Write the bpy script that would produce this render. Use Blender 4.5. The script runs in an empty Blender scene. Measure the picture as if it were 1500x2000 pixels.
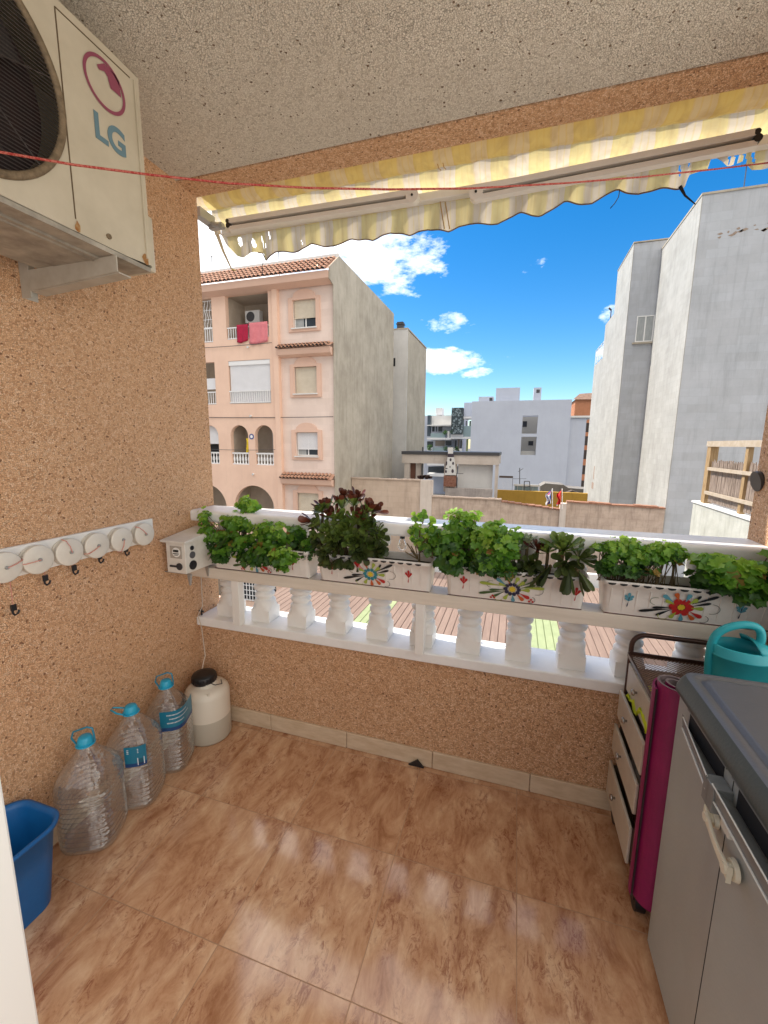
import bpy, math, random
from mathutils import Vector, Matrix
random.seed(7)
S = bpy.context.scene
COL = S.collection
PI = math.pi

# ------------------------------------------------------------------ camera
F_PX, YAW, PITCH, ROLL, EYE = 817.65, .30262621, .1614768, .00939459, 1.427
cy, sy, cp, sp = math.cos(YAW), math.sin(YAW), math.cos(PITCH), math.sin(PITCH)
_f = Vector((-sy*cp, cy*cp, -sp)); _r = Vector((cy, sy, 0)); _u = _r.cross(_f)
_c, _s = math.cos(ROLL), math.sin(ROLL)
CR = _c*_r + _s*_u; CU = -_s*_r + _c*_u; CF = _f
cam = bpy.data.cameras.new('camera'); camo = bpy.data.objects.new('camera', cam); COL.objects.link(camo)
cam.sensor_fit = 'VERTICAL'; cam.sensor_height = 36; cam.lens = F_PX/2000*36
cam.clip_start = .02; cam.clip_end = 3000
mw = Matrix((CR, CU, -CF)).transposed().to_4x4(); mw.translation = (0, 0, EYE)
camo.matrix_world = mw
S.camera = camo
def ray(px, py):
    return CR*((px-750)/F_PX) + CU*(-(py-1000)/F_PX) + CF
def at(px, py, Y):
    d = ray(px, py); d = d*(Y/d.y); return Vector((d.x, d.y, d.z+EYE))
def atx(px, py, X):
    d = ray(px, py); d = d*(X/d.x); return Vector((d.x, d.y, d.z+EYE))
def atz(px, py, Z):
    d = ray(px, py); d = d*((Z-EYE)/d.z); return Vector((d.x, d.y, d.z+EYE))

# ------------------------------------------------------------------ light
SUN = Vector((-.62, .08, .78)).normalized()
EL = math.asin(SUN.z); AZ = math.atan2(SUN.x, SUN.y)
S.view_settings.view_transform = 'Standard'; S.view_settings.look = 'None'
S.view_settings.gamma = 1; S.view_settings.exposure = 1.12
sl = bpy.data.lights.new('sun', 'SUN'); sl.energy = 2.8; sl.angle = math.radians(.5); sl.color = (1, .94, .85)
so = bpy.data.objects.new('sun', sl); COL.objects.link(so); so.rotation_euler = SUN.to_track_quat('Z', 'Y').to_euler()

W = bpy.data.worlds.new('World'); S.world = W; W.use_nodes = True
nt = W.node_tree; nt.nodes.clear()
def N(t, kind, **kw):
    n = t.nodes.new(kind)
    for k, v in kw.items(): setattr(n, k, v)
    return n
def math_n(t, op, a, b=None, clamp=False):
    n = N(t, 'ShaderNodeMath', operation=op); n.use_clamp = clamp
    for i, v in enumerate((a, b)):
        if v is None: continue
        if isinstance(v, (int, float)): n.inputs[i].default_value = v
        else: t.links.new(v, n.inputs[i])
    return n.outputs[0]
def mix_n(t, fac, a, b, mode='MIX'):
    n = N(t, 'ShaderNodeMix', data_type='RGBA', blend_type=mode)
    for s, v in ((n.inputs[0], fac), (n.inputs[6], a), (n.inputs[7], b)):
        if isinstance(v, (int, float)): s.default_value = v
        elif isinstance(v, tuple): s.default_value = (*v, 1) if len(v) == 3 else v
        else: t.links.new(v, s)
    return n.outputs[2]
sky = N(nt, 'ShaderNodeTexSky', sky_type='NISHITA'); sky.sun_disc = False
sky.sun_elevation = EL; sky.sun_rotation = AZ; sky.air_density = 1.0; sky.dust_density = .3; sky.ozone_density = 2.5
hs = N(nt, 'ShaderNodeHueSaturation'); hs.inputs['Saturation'].default_value = 1.45; hs.inputs['Value'].default_value = .80
nt.links.new(sky.outputs[0], hs.inputs['Color'])
tc = N(nt, 'ShaderNodeTexCoord')
def dvec(px, py): return ray(px, py).normalized()
no = N(nt, 'ShaderNodeTexNoise'); no.inputs['Scale'].default_value = 13; no.inputs['Detail'].default_value = 9; no.inputs['Roughness'].default_value = .68
mp = N(nt, 'ShaderNodeMapping'); mp.inputs['Scale'].default_value = (1, 1, 2.3)
nt.links.new(tc.outputs['Generated'], mp.inputs[0]); nt.links.new(mp.outputs[0], no.inputs[0])
tot = None
clouds = [(590, 470, .34, .13, .46), (400, 470, .22, .26, .7), (700, 500, .15, .09, .42), (800, 500, .11, .07, .30), (770, 550, .12, .04, .26),
          (860, 705, .12, .035, .5), (925, 728, .05, .018, .34), (873, 630, .07, .03, .22), (930, 645, .06, .02, .2), (1188, 615, .03, .024, .36), (880, 682, .03, .012, .3), (520, 520, .3, .2, .2)]
for px, py, rx, rz, g in clouds:
    d = dvec(px, py)
    rt = d.cross(Vector((0, 0, 1))).normalized(); up = rt.cross(d).normalized()
    terms = []
    for ax, rad in ((rt, rx), (up, rz)):
        v = N(nt, 'ShaderNodeVectorMath', operation='DOT_PRODUCT'); v.inputs[1].default_value = ax
        nt.links.new(tc.outputs['Generated'], v.inputs[0])
        terms.append(math_n(nt, 'POWER', math_n(nt, 'ABSOLUTE', math_n(nt, 'DIVIDE', v.outputs['Value'], rad)), 2))
    fr = N(nt, 'ShaderNodeVectorMath', operation='DOT_PRODUCT'); fr.inputs[1].default_value = d
    nt.links.new(tc.outputs['Generated'], fr.inputs[0])
    r2 = math_n(nt, 'ADD', terms[0], terms[1])
    m = math_n(nt, 'MULTIPLY', math_n(nt, 'SUBTRACT', 1.0, r2, True), g)
    m = math_n(nt, 'MULTIPLY', m, math_n(nt, 'GREATER_THAN', fr.outputs['Value'], 0.0))
    tot = m if tot is None else math_n(nt, 'MAXIMUM', tot, m)
dens = math_n(nt, 'ADD', no.outputs['Fac'], tot)
cr = N(nt, 'ShaderNodeValToRGB'); cr.color_ramp.elements[0].position = .68; cr.color_ramp.elements[1].position = 1.0
nt.links.new(dens, cr.inputs[0])
cmix = mix_n(nt, cr.outputs[0], hs.outputs[0], (8.5, 8.5, 8.6))
# unseen bright cloud added behind and right of the camera as fill light
sx = N(nt, 'ShaderNodeSeparateXYZ'); nt.links.new(tc.outputs['Generated'], sx.inputs[0])
bk_ = N(nt, 'ShaderNodeMapRange', interpolation_type='SMOOTHSTEP'); bk_.inputs[1].default_value = .12; bk_.inputs[2].default_value = -.25; nt.links.new(math_n(nt, 'SUBTRACT', sx.outputs[1], math_n(nt, 'MULTIPLY', sx.outputs[0], .45)), bk_.inputs[0])
rt_ = N(nt, 'ShaderNodeMapRange', interpolation_type='SMOOTHSTEP'); rt_.inputs[1].default_value = .15; rt_.inputs[2].default_value = .7; nt.links.new(sx.outputs[0], rt_.inputs[0])
up_ = N(nt, 'ShaderNodeMapRange', interpolation_type='SMOOTHSTEP'); up_.inputs[1].default_value = .5; up_.inputs[2].default_value = .8; nt.links.new(sx.outputs[2], up_.inputs[0])
d2 = math_n(nt, 'ADD', no.outputs['Fac'], math_n(nt, 'MULTIPLY', bk_.outputs[0], .42))
r2_ = N(nt, 'ShaderNodeMapRange'); r2_.inputs[1].default_value = .72; r2_.inputs[2].default_value = .9; nt.links.new(d2, r2_.inputs[0])
cmix = mix_n(nt, math_n(nt, 'MULTIPLY', r2_.outputs[0], bk_.outputs[0]), cmix, mix_n(nt, rt_.outputs[0], mix_n(nt, up_.outputs[0], (2.0, 2.0, 2.05), (7.5, 7.2, 6.9)), (9, 8.6, 7.9)))
hi_ = N(nt, 'ShaderNodeMapRange', interpolation_type='SMOOTHSTEP'); hi_.inputs[1].default_value = .60; hi_.inputs[2].default_value = .76; nt.links.new(sx.outputs[2], hi_.inputs[0])
lf_ = N(nt, 'ShaderNodeMapRange', interpolation_type='SMOOTHSTEP'); lf_.inputs[1].default_value = .35; lf_.inputs[2].default_value = -.25; nt.links.new(sx.outputs[0], lf_.inputs[0])
d3 = N(nt, 'ShaderNodeMapRange'); d3.inputs[1].default_value = .40; d3.inputs[2].default_value = .58; nt.links.new(no.outputs['Fac'], d3.inputs[0])
cmix = mix_n(nt, math_n(nt, 'MULTIPLY', math_n(nt, 'MULTIPLY', hi_.outputs[0], lf_.outputs[0]), d3.outputs[0]), cmix, (23, 21, 18.5))  # unseen overhead cloud added to light the interior and the floor reflections
bg = N(nt, 'ShaderNodeBackground'); bg.inputs[1].default_value = .12
nt.links.new(cmix, bg.inputs[0])
wo = N(nt, 'ShaderNodeOutputWorld'); nt.links.new(bg.outputs[0], wo.inputs[0])
S.cycles.max_bounces = 10; S.cycles.transparent_max_bounces = 24; S.cycles.diffuse_bounces = 5

# ------------------------------------------------------------------ mesh builder
class MB:
    def __init__(s): s.v = []; s.f = []; s.m = []; s.sm = []
    def add(s, vs, fs, mi=0, smooth=False):
        o = len(s.v); s.v += [Vector(p) for p in vs]
        for f in fs: s.f.append([i+o for i in f]); s.m.append(mi); s.sm.append(smooth)
    def box(s, x0, x1, y0, y1, z0, z1, mi=0):
        x0, x1 = sorted((x0, x1)); y0, y1 = sorted((y0, y1)); z0, z1 = sorted((z0, z1))
        s.add([(x0,y0,z0),(x1,y0,z0),(x1,y1,z0),(x0,y1,z0),(x0,y0,z1),(x1,y0,z1),(x1,y1,z1),(x0,y1,z1)],
              [(0,3,2,1),(4,5,6,7),(0,1,5,4),(1,2,6,5),(2,3,7,6),(3,0,4,7)], mi)
    def hexa(s, p, mi=0):   # 8 points, bottom ccw then top ccw
        s.add(p, [(0,3,2,1),(4,5,6,7),(0,1,5,4),(1,2,6,5),(2,3,7,6),(3,0,4,7)], mi)
    def cyl(s, a, b, r0, r1=None, n=16, mi=0, cap=True, smooth=True):
        a = Vector(a); b = Vector(b); r1 = r0 if r1 is None else r1
        d = (b-a).normalized(); t = Vector((0,0,1)) if abs(d.z) < .9 else Vector((1,0,0))
        u = d.cross(t).normalized(); w = d.cross(u)
        vs = []
        for c, r in ((a, r0), (b, r1)):
            for k in range(n): q = 2*PI*k/n; vs.append(c + (u*math.cos(q)+w*math.sin(q))*r)
        s.add(vs, [(k, (k+1)%n, n+(k+1)%n, n+k) for k in range(n)], mi, smooth)
        if cap:
            s.add(vs[:n], [tuple(range(n))[::-1]], mi); s.add(vs[n:], [tuple(range(n))], mi)
    def tube(s, pts, r, n=8, mi=0, closed=False, rs=None):
        pts = [Vector(p) for p in pts]; L = len(pts); vs = []; pu = None
        for i, p in enumerate(pts):
            a = pts[i-1] if (i > 0 or closed) else pts[0]; b = pts[(i+1) % L] if (i < L-1 or closed) else pts[-1]
            d = (b-a).normalized()
            if pu is None:
                t = Vector((0,0,1)) if abs(d.z) < .9 else Vector((1,0,0)); u = d.cross(t).normalized()
            else: u = (pu - d*pu.dot(d)).normalized()
            pu = u; w = d.cross(u); rr = rs[i] if rs else r
            for k in range(n): q = 2*PI*k/n; vs.append(p + (u*math.cos(q)+w*math.sin(q))*rr)
        fs = []
        for i in range(L if closed else L-1):
            j = (i+1) % L
            for k in range(n): fs.append((i*n+k, i*n+(k+1)%n, j*n+(k+1)%n, j*n+k))
        s.add(vs, fs, mi, True)
        if not closed:
            s.add(vs[:n], [tuple(range(n))[::-1]], mi); s.add(vs[-n:], [tuple(range(n))], mi)
    def lathe(s, c, prof, n=24, mi=0, sq=None, sx=1, sy=1, cap=True, rot=0):
        # prof: list of (r,z); sq: superellipse exponent (2 round)
        c = Vector(c); vs = []
        for r, z in prof:
            for k in range(n):
                q = 2*PI*k/n + 1e-6; a, b = math.cos(q), math.sin(q)
                if sq:
                    l = (abs(a)**sq + abs(b)**sq)**(-1/sq); a *= l; b *= l
                x, y = a*r*sx, b*r*sy
                vs.append(c + Vector((x*math.cos(rot)-y*math.sin(rot), x*math.sin(rot)+y*math.cos(rot), z)))
        L = len(prof)
        s.add(vs, [(i*n+k, i*n+(k+1)%n, (i+1)*n+(k+1)%n, (i+1)*n+k) for i in range(L-1) for k in range(n)], mi, True)
        if cap:
            s.add(vs[:n], [tuple(range(n))[::-1]], mi); s.add(vs[-n:], [tuple(range(n))], mi)
    def poly(s, pts, off, mi=0):   # extruded polygon: pts 3d, off vector
        off = Vector(off); n = len(pts); pts = [Vector(p) for p in pts]
        s.add(pts + [p+off for p in pts], [tuple(range(n))[::-1], tuple(range(n, 2*n))] + [(k, (k+1)%n, n+(k+1)%n, n+k) for k in range(n)], mi)
    def build(s, name, mats, parent=None, origin=None, bevel=0, seg=2):
        if parent is not None: o0 = root_loc(parent)
        elif origin is not None: o0 = Vector(origin)
        else: o0 = base_of(s.v)
        me = bpy.data.meshes.new(name); me.from_pydata([p-o0 for p in s.v], [], s.f)
        if not isinstance(mats, (list, tuple)): mats = [mats]
        for m in mats: me.materials.append(m)
        me.polygons.foreach_set('material_index', s.m); me.polygons.foreach_set('use_smooth', s.sm); me.update()
        o = bpy.data.objects.new(name, me); COL.objects.link(o)
        if parent is not None: o.parent = parent
        else: o.location = o0
        if bevel:
            b = o.modifiers.new('b', 'BEVEL'); b.width = bevel; b.segments = seg; b.limit_method = 'ANGLE'; b.angle_limit = math.radians(40)
        return o
def base_of(v):
    xs = [p.x for p in v]; ys = [p.y for p in v]
    return Vector(((min(xs)+max(xs))/2, (min(ys)+max(ys))/2, min(p.z for p in v)))
def root_loc(o):
    while o.parent: o = o.parent
    return o.location.copy()
def tag(o, label=None, cat=None, group=None, kind=None):
    if label: o['label'] = label
    if cat: o['category'] = cat
    if group: o['group'] = group
    if kind: o['kind'] = kind
    return o
def thing(name, label, cat, loc, group=None):
    o = bpy.data.objects.new(name, None); COL.objects.link(o); o.location = loc; o.empty_display_size = .1
    return tag(o, label, cat, group)
def bx(name, mat, parent, *b, bevel=0):
    m = MB(); m.box(*b); return m.build(name, mat, parent, bevel=bevel)

# ------------------------------------------------------------------ materials
def mat(name, col, rough=.6, col2=None, nscale=8, bump=0, bscale=60, metal=0, detail=4, spec=.5, ramp=(.35, .65), bdist=.01, stretch=None, coat=0):
    m = bpy.data.materials.new(name); m.use_nodes = True; t = m.node_tree; b = t.nodes['Principled BSDF']
    b.inputs['Roughness'].default_value = rough; b.inputs['Metallic'].default_value = metal
    b.inputs['Specular IOR Level'].default_value = spec; b.inputs['Coat Weight'].default_value = coat
    b.inputs['Base Color'].default_value = (*col, 1)
    g = N(t, 'ShaderNodeNewGeometry'); vec = g.outputs['Position']
    if stretch:
        mpn = N(t, 'ShaderNodeMapping'); mpn.inputs['Scale'].default_value = stretch; t.links.new(vec, mpn.inputs[0]); svec = mpn.outputs[0]
    else: svec = vec
    if col2:
        n = N(t, 'ShaderNodeTexNoise'); n.inputs['Scale'].default_value = nscale; n.inputs['Detail'].default_value = detail; n.inputs['Roughness'].default_value = .65
        t.links.new(svec, n.inputs[0])
        r = N(t, 'ShaderNodeMapRange'); r.inputs[1].default_value = ramp[0]; r.inputs[2].default_value = ramp[1]
        t.links.new(n.outputs['Fac'], r.inputs[0])
        t.links.new(mix_n(t, r.outputs[0], col, col2), b.inputs['Base Color'])
    if bump:
        n = N(t, 'ShaderNodeTexNoise'); n.inputs['Scale'].default_value = bscale; n.inputs['Detail'].default_value = 4
        t.links.new(vec, n.inputs[0])
        bp = N(t, 'ShaderNodeBump'); bp.inputs['Strength'].default_value = bump; bp.inputs['Distance'].default_value = bdist
        t.links.new(n.outputs['Fac'], bp.inputs['Height']); t.links.new(bp.outputs[0], b.inputs['Normal'])
    return m
def ramp_n(t, fac, stops):
    r = N(t, 'ShaderNodeValToRGB'); e = r.color_ramp.elements
    while len(e) < len(stops): e.new(.5)
    for i, (p, c) in enumerate(stops): e[i].position = p; e[i].color = (*c, 1)
    t.links.new(fac, r.inputs[0]); return r.outputs[0]

def pebble(name, cols, scale=100, spots=(.10, .05, .025), spot_th=.035, bump=.7, tint=None):
    m = bpy.data.materials.new(name); m.use_nodes = True; t = m.node_tree; b = t.nodes['Principled BSDF']
    b.inputs['Roughness'].default_value = .9; b.inputs['Specular IOR Level'].default_value = .25
    g = N(t, 'ShaderNodeNewGeometry')
    v = N(t, 'ShaderNodeTexVoronoi'); v.inputs['Scale'].default_value = scale; t.links.new(g.outputs['Position'], v.inputs['Vector'])
    e = N(t, 'ShaderNodeTexVoronoi', feature='DISTANCE_TO_EDGE'); e.inputs['Scale'].default_value = scale; t.links.new(g.outputs['Position'], e.inputs['Vector'])
    sep = N(t, 'ShaderNodeSeparateColor'); t.links.new(v.outputs['Color'], sep.inputs[0])
    c = ramp_n(t, sep.outputs[0], cols)
    big = N(t, 'ShaderNodeTexNoise'); big.inputs['Scale'].default_value = 1.6; big.inputs['Detail'].default_value = 3; t.links.new(g.outputs['Position'], big.inputs[0])
    c = mix_n(t, math_n(t, 'MULTIPLY', big.outputs['Fac'], .35), c, tint or (.42, .22, .13))
    er = N(t, 'ShaderNodeMapRange'); er.inputs[1].default_value = 0; er.inputs[2].default_value = .07; t.links.new(e.outputs['Distance'], er.inputs[0])
    c = mix_n(t, er.outputs[0], tuple(x*.74 for x in cols[0][1]), c)
    sp_ = math_n(t, 'LESS_THAN', sep.outputs[1], spot_th)
    c = mix_n(t, sp_, c, spots)
    t.links.new(c, b.inputs['Base Color'])
    h = math_n(t, 'ADD', math_n(t, 'MULTIPLY', er.outputs[0], 1.0), math_n(t, 'MULTIPLY', sep.outputs[2], .6))
    bp = N(t, 'ShaderNodeBump'); bp.inputs['Strength'].default_value = bump; bp.inputs['Distance'].default_value = .004
    t.links.new(h, bp.inputs['Height']); t.links.new(bp.outputs[0], b.inputs['Normal'])
    return m
M_wall = pebble('pebble_wall', [(0, (.50, .265, .135)), (.2, (.68, .39, .215)), (.6, (.81, .50, .29)), (1, (.93, .66, .44))], 160, (.26, .13, .07), .010, .8, (.56, .30, .16))
M_ceil = pebble('ceiling_render', [(0, (.60, .53, .435)), (.3, (.76, .69, .58)), (1, (.86, .80, .69))], 170, (.20, .14, .09), .006, .9, (.68, .605, .49))
M_white = mat('white_paint', (.86, .84, .80), .38, (.81, .785, .735), 9, .12, 45)
M_white2 = mat('ledge_paint', (.88, .87, .85), .3, (.83, .82, .79), 14, .1, 30)
M_wood_w = mat('white_board', (.76, .68, .58), .45, (.68, .60, .50), 12, .15, 40, stretch=(.3, 4, 4))
M_skirt = mat('skirting_tile', (.68, .54, .39), .3, (.56, .42, .28), 10, .05, 40, stretch=(1, 4, 4))
M_black = mat('black_plastic', (.012, .012, .014), .4)
M_dark = mat('dark_void', (.01, .01, .012), .8)

def floor_mat():
    m = bpy.data.materials.new('marbled_floor_tile'); m.use_nodes = True; t = m.node_tree; b = t.nodes['Principled BSDF']
    g = N(t, 'ShaderNodeNewGeometry'); sp_ = N(t, 'ShaderNodeSeparateXYZ'); t.links.new(g.outputs['Position'], sp_.inputs[0])
    ux = math_n(t, 'DIVIDE', math_n(t, 'ADD', sp_.outputs[0], .329+41), .41); uy = math_n(t, 'DIVIDE', math_n(t, 'ADD', sp_.outputs[1], -1.2145+41), .41)
    fx = math_n(t, 'FRACT', ux); fy = math_n(t, 'FRACT', uy)
    ex = math_n(t, 'MINIMUM', fx, math_n(t, 'SUBTRACT', 1.0, fx)); ey = math_n(t, 'MINIMUM', fy, math_n(t, 'SUBTRACT', 1.0, fy))
    e = math_n(t, 'MINIMUM', ex, ey); grout = math_n(t, 'LESS_THAN', e, .0032)
    cb = N(t, 'ShaderNodeCombineXYZ'); t.links.new(math_n(t, 'FLOOR', ux), cb.inputs[0]); t.links.new(math_n(t, 'FLOOR', uy), cb.inputs[1])
    wn = N(t, 'ShaderNodeTexWhiteNoise'); t.links.new(cb.outputs[0], wn.inputs[0])
    ofs = N(t, 'ShaderNodeVectorMath', operation='MULTIPLY_ADD'); t.links.new(wn.outputs['Color'], ofs.inputs[0]); ofs.inputs[1].default_value = (7, 7, 7)
    t.links.new(g.outputs['Position'], ofs.inputs[2])
    mp_ = N(t, 'ShaderNodeMapping'); mp_.inputs['Rotation'].default_value = (0, 0, .25); mp_.inputs['Scale'].default_value = (9, 4.2, 1); t.links.new(ofs.outputs[0], mp_.inputs[0])
    n1 = N(t, 'ShaderNodeTexNoise'); n1.inputs['Scale'].default_value = 1.4; n1.inputs['Detail'].default_value = 9; n1.inputs['Roughness'].default_value = .68; n1.inputs['Distortion'].default_value = .5
    n2 = N(t, 'ShaderNodeTexNoise'); n2.inputs['Scale'].default_value = 5.0; n2.inputs['Detail'].default_value = 12; n2.inputs['Roughness'].default_value = .8; n2.inputs['Distortion'].default_value = 1.1
    n3 = N(t, 'ShaderNodeTexNoise'); n3.inputs['Scale'].default_value = 1.1; n3.inputs['Detail'].default_value = 4
    for n in (n1, n2, n3): t.links.new(mp_.outputs[0], n.inputs[0])
    c = ramp_n(t, n1.outputs['Fac'], [(.34, (.34, .16, .08)), (.46, (.49, .27, .15)), (.56, (.58, .355, .21)), (.68, (.68, .465, .30))])
    r = N(t, 'ShaderNodeMapRange'); r.inputs[1].default_value = .50; r.inputs[2].default_value = .60; t.links.new(n2.outputs['Fac'], r.inputs[0])
    r3 = N(t, 'ShaderNodeMapRange'); r3.inputs[1].default_value = .42; r3.inputs[2].default_value = .56; t.links.new(n3.outputs['Fac'], r3.inputs[0])
    c = mix_n(t, math_n(t, 'MULTIPLY', math_n(t, 'MULTIPLY', r.outputs[0], r3.outputs[0]), .72), c, (.22, .065, .032))
    c = mix_n(t, grout, c, (.36, .21, .12))
    t.links.new(c, b.inputs['Base Color'])
    rr = math_n(t, 'ADD', math_n(t, 'MULTIPLY', n1.outputs['Fac'], .08), .065); rr = math_n(t, 'ADD', rr, math_n(t, 'MULTIPLY', grout, .4))
    t.links.new(rr, b.inputs['Roughness']); b.inputs['Specular IOR Level'].default_value = .5
    nb = N(t, 'ShaderNodeTexNoise'); nb.inputs['Scale'].default_value = 130; t.links.new(g.outputs['Position'], nb.inputs[0])
    h = math_n(t, 'SUBTRACT', math_n(t, 'MULTIPLY', nb.outputs['Fac'], .05), grout)
    bp = N(t, 'ShaderNodeBump'); bp.inputs['Strength'].default_value = .5; bp.inputs['Distance'].default_value = .002; t.links.new(h, bp.inputs['Height']); t.links.new(bp.outputs[0], b.inputs['Normal'])
    return m
M_floor = floor_mat()

def leaf_mat(name, c1, c2, trans=.35, rough=.45):
    m = bpy.data.materials.new(name); m.use_nodes = True; t = m.node_tree; b = t.nodes['Principled BSDF']; out = t.nodes['Material Output']
    g = N(t, 'ShaderNodeNewGeometry'); c = mix_n(t, g.outputs['Random Per Island'], c1, c2)
    n = N(t, 'ShaderNodeTexNoise'); n.inputs['Scale'].default_value = 90; t.links.new(g.outputs['Position'], n.inputs[0])
    c = mix_n(t, math_n(t, 'MULTIPLY', n.outputs['Fac'], .3), c, tuple(x*.5 for x in c1))
    t.links.new(c, b.inputs['Base Color']); b.inputs['Roughness'].default_value = rough
    tr = N(t, 'ShaderNodeBsdfTranslucent'); t.links.new(mix_n(t, .5, c, (c2[0]*1.5, c2[1]*1.5, c2[2]*.5)), tr.inputs[0])
    mx = N(t, 'ShaderNodeMixShader'); mx.inputs[0].default_value = trans
    t.links.new(b.outputs[0], mx.inputs[1]); t.links.new(tr.outputs[0], mx.inputs[2]); t.links.new(mx.outputs[0], out.inputs[0])
    return m
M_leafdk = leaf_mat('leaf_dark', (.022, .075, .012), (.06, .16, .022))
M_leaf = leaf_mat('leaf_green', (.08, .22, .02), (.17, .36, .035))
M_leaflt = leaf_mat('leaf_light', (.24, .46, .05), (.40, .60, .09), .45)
M_leafold = leaf_mat('leaf_yellowed', (.28, .22, .04), (.35, .16, .05))
M_succ = leaf_mat('succulent_green', (.10, .17, .035), (.22, .30, .07), .3, .35)
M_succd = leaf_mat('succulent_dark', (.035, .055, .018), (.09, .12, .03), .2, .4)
M_succr = leaf_mat('succulent_red', (.08, .020, .014), (.16, .04, .022), .15, .35)
M_jade = leaf_mat('jade_leaf', (.07, .20, .03), (.20, .36, .07), .3, .3)
M_pale = leaf_mat('pale_leaf', (.25, .32, .22), (.42, .48, .36), .2, .4)
M_stem = mat('plant_stem', (.10, .065, .03), .8, (.18, .13, .06), 40)
M_soil = mat('soil', (.02, .013, .009), .95, (.05, .035, .025), 80, .8, 90)

def clearish(name, tint, refl=.35, rough=.05, bump=0, bscale=120, base=.12, scatter=None, sc=.0):
    m = bpy.data.materials.new(name); m.use_nodes = True; t = m.node_tree; t.nodes.remove(t.nodes['Principled BSDF']); out = t.nodes['Material Output']
    tr = N(t, 'ShaderNodeBsdfTransparent'); tr.inputs[0].default_value = (*tint, 1)
    gl = N(t, 'ShaderNodeBsdfGlossy'); gl.inputs['Roughness'].default_value = rough
    lw = N(t, 'ShaderNodeLayerWeight'); lw.inputs[0].default_value = refl
    fac = math_n(t, 'ADD', math_n(t, 'MULTIPLY', lw.outputs['Facing'], .60), base, True)
    mx = N(t, 'ShaderNodeMixShader'); t.links.new(fac, mx.inputs[0]); t.links.new(tr.outputs[0], mx.inputs[1]); t.links.new(gl.outputs[0], mx.inputs[2])
    o = mx.outputs[0]
    if scatter:
        df = N(t, 'ShaderNodeBsdfDiffuse'); df.inputs[0].default_value = (*scatter, 1)
        m2 = N(t, 'ShaderNodeMixShader'); m2.inputs[0].default_value = sc; t.links.new(o, m2.inputs[1]); t.links.new(df.outputs[0], m2.inputs[2]); o = m2.outputs[0]
    if bump:
        g = N(t, 'ShaderNodeNewGeometry'); n = N(t, 'ShaderNodeTexNoise'); n.inputs['Scale'].default_value = bscale; t.links.new(g.outputs['Position'], n.inputs[0])
        bp = N(t, 'ShaderNodeBump'); bp.inputs['Strength'].default_value = bump; bp.inputs['Distance'].default_value = .004; t.links.new(n.outputs['Fac'], bp.inputs['Height'])
        t.links.new(bp.outputs[0], gl.inputs['Normal']); t.links.new(bp.outputs[0], lw.inputs['Normal'])
    t.links.new(o, out.inputs[0]); return m
#==STRUCT==
# ------------------------------------------------------------------ balcony
XL, XR, YW, YO, ZC = -1.51, .82, 1.661, 1.82, 2.57
m = MB(); m.box(XL-.2, XR+.2, -.35, YW+.02, -.2, 0); tag(m.build('floor', M_floor, origin=(0, 0, 0)), kind='structure')
m = MB(); m.box(XL-.2, XR+.35, -.35, 1.694, ZC, ZC+.12)
tag(m.build('ceiling', M_ceil, origin=(0, 0, ZC)), kind='structure')
t = thing('wall', 'pebble-dashed tan wall on the left that carries the air conditioner and line reels', 'wall', (XL-.1, .8, 0))
m = MB(); m.box(XL-.25, XL, -.35, YO, -3.5, ZC); m.build('wall_face', M_wall, t)
bx('skirting', M_skirt, t, XL, XL+.012, -.3, YW-.013, 0, .075)
t = thing('wall', 'narrow pebble-dashed tan wall end at the right frame edge beside the coping', 'wall', (XR+.12, 1.2, 0))
m = MB(); m.box(XR, XR+.3, 1.45, YO, -3.5, ZC); m.build('wall_face', M_wall, t)
m = MB(); m.box(XR, XR+.3, .1, 1.449, -3.5, .80); m.build('low_side_wall', M_wall, t)  # unseen side wall, cut low to let fill light onto the left wall
t = thing('ceiling_beam', 'narrow pinkish pebble-dashed strip edging the ceiling above the awning', 'beam', (-.35, 1.757, ZC))
m = MB(); m.box(XL-.25, XR+.35, 1.698, YO, ZC-.004, ZC+.14); m.build('beam_face', M_wall, t)
m = MB(); m.box(XL-.25, XR+.35, 1.694, 1.698, ZC+.006, ZC+.1); m.build('shadow_gap', M_dark, t)

# parapet
t = thing('parapet', 'pebble-dashed low wall with white balusters and a thick white coping', 'parapet', (-.345, 1.74, 0))
m = MB(); m.box(XL, XR, YW, YO-.01, -3.5, .504); m.build('low_wall', M_wall, t)
m = MB(); m.box(XL+.001, XR-.001, 1.641, 1.845, .5045, .55); m.build('ledge', M_white2, t, bevel=.006)
sk = MB(); x = XL
while x < XR:
    sk.box(x+.001, min(x+.409, XR-.001), YW-.012, YW-.0005, .001, .082); x += .41
sk = sk.build('skirting', M_skirt, t, bevel=.003)
dh = MB(); dh.poly([(-.385, YW-.016, .002), (-.315, YW-.016, .002), (-.345, YW-.016, .035)], (0, -.008, 0)); dh.build('drain_hole', M_black, t)  # black wedge on the skirting stands in for a dark drain opening
def coping_prof(y0, y1, z0, z1, r):
    pts = [(y0+.004, z0), (y0, z0+.008)]
    for k in range(6): a = PI - PI/2*k/5; pts.append((y0+r+math.cos(a)*r, z1-r*.75+math.sin(a)*r*.75))
    for k in range(6): a = PI/2 - PI/2*k/5; pts.append((y1-r+math.cos(a)*r, z1-r*.75+math.sin(a)*r*.75))
    pts += [(y1, z0+.008), (y1-.004, z0)]
    return pts
cpn = MB(); pr = coping_prof(1.648, 1.83, 1.047, 1.099, .018)
cpn.poly([(XL+.001, a, b) for a, b in pr], (XR-XL-.002, 0, 0)); cpn.build('coping', M_white2, t)
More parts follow.
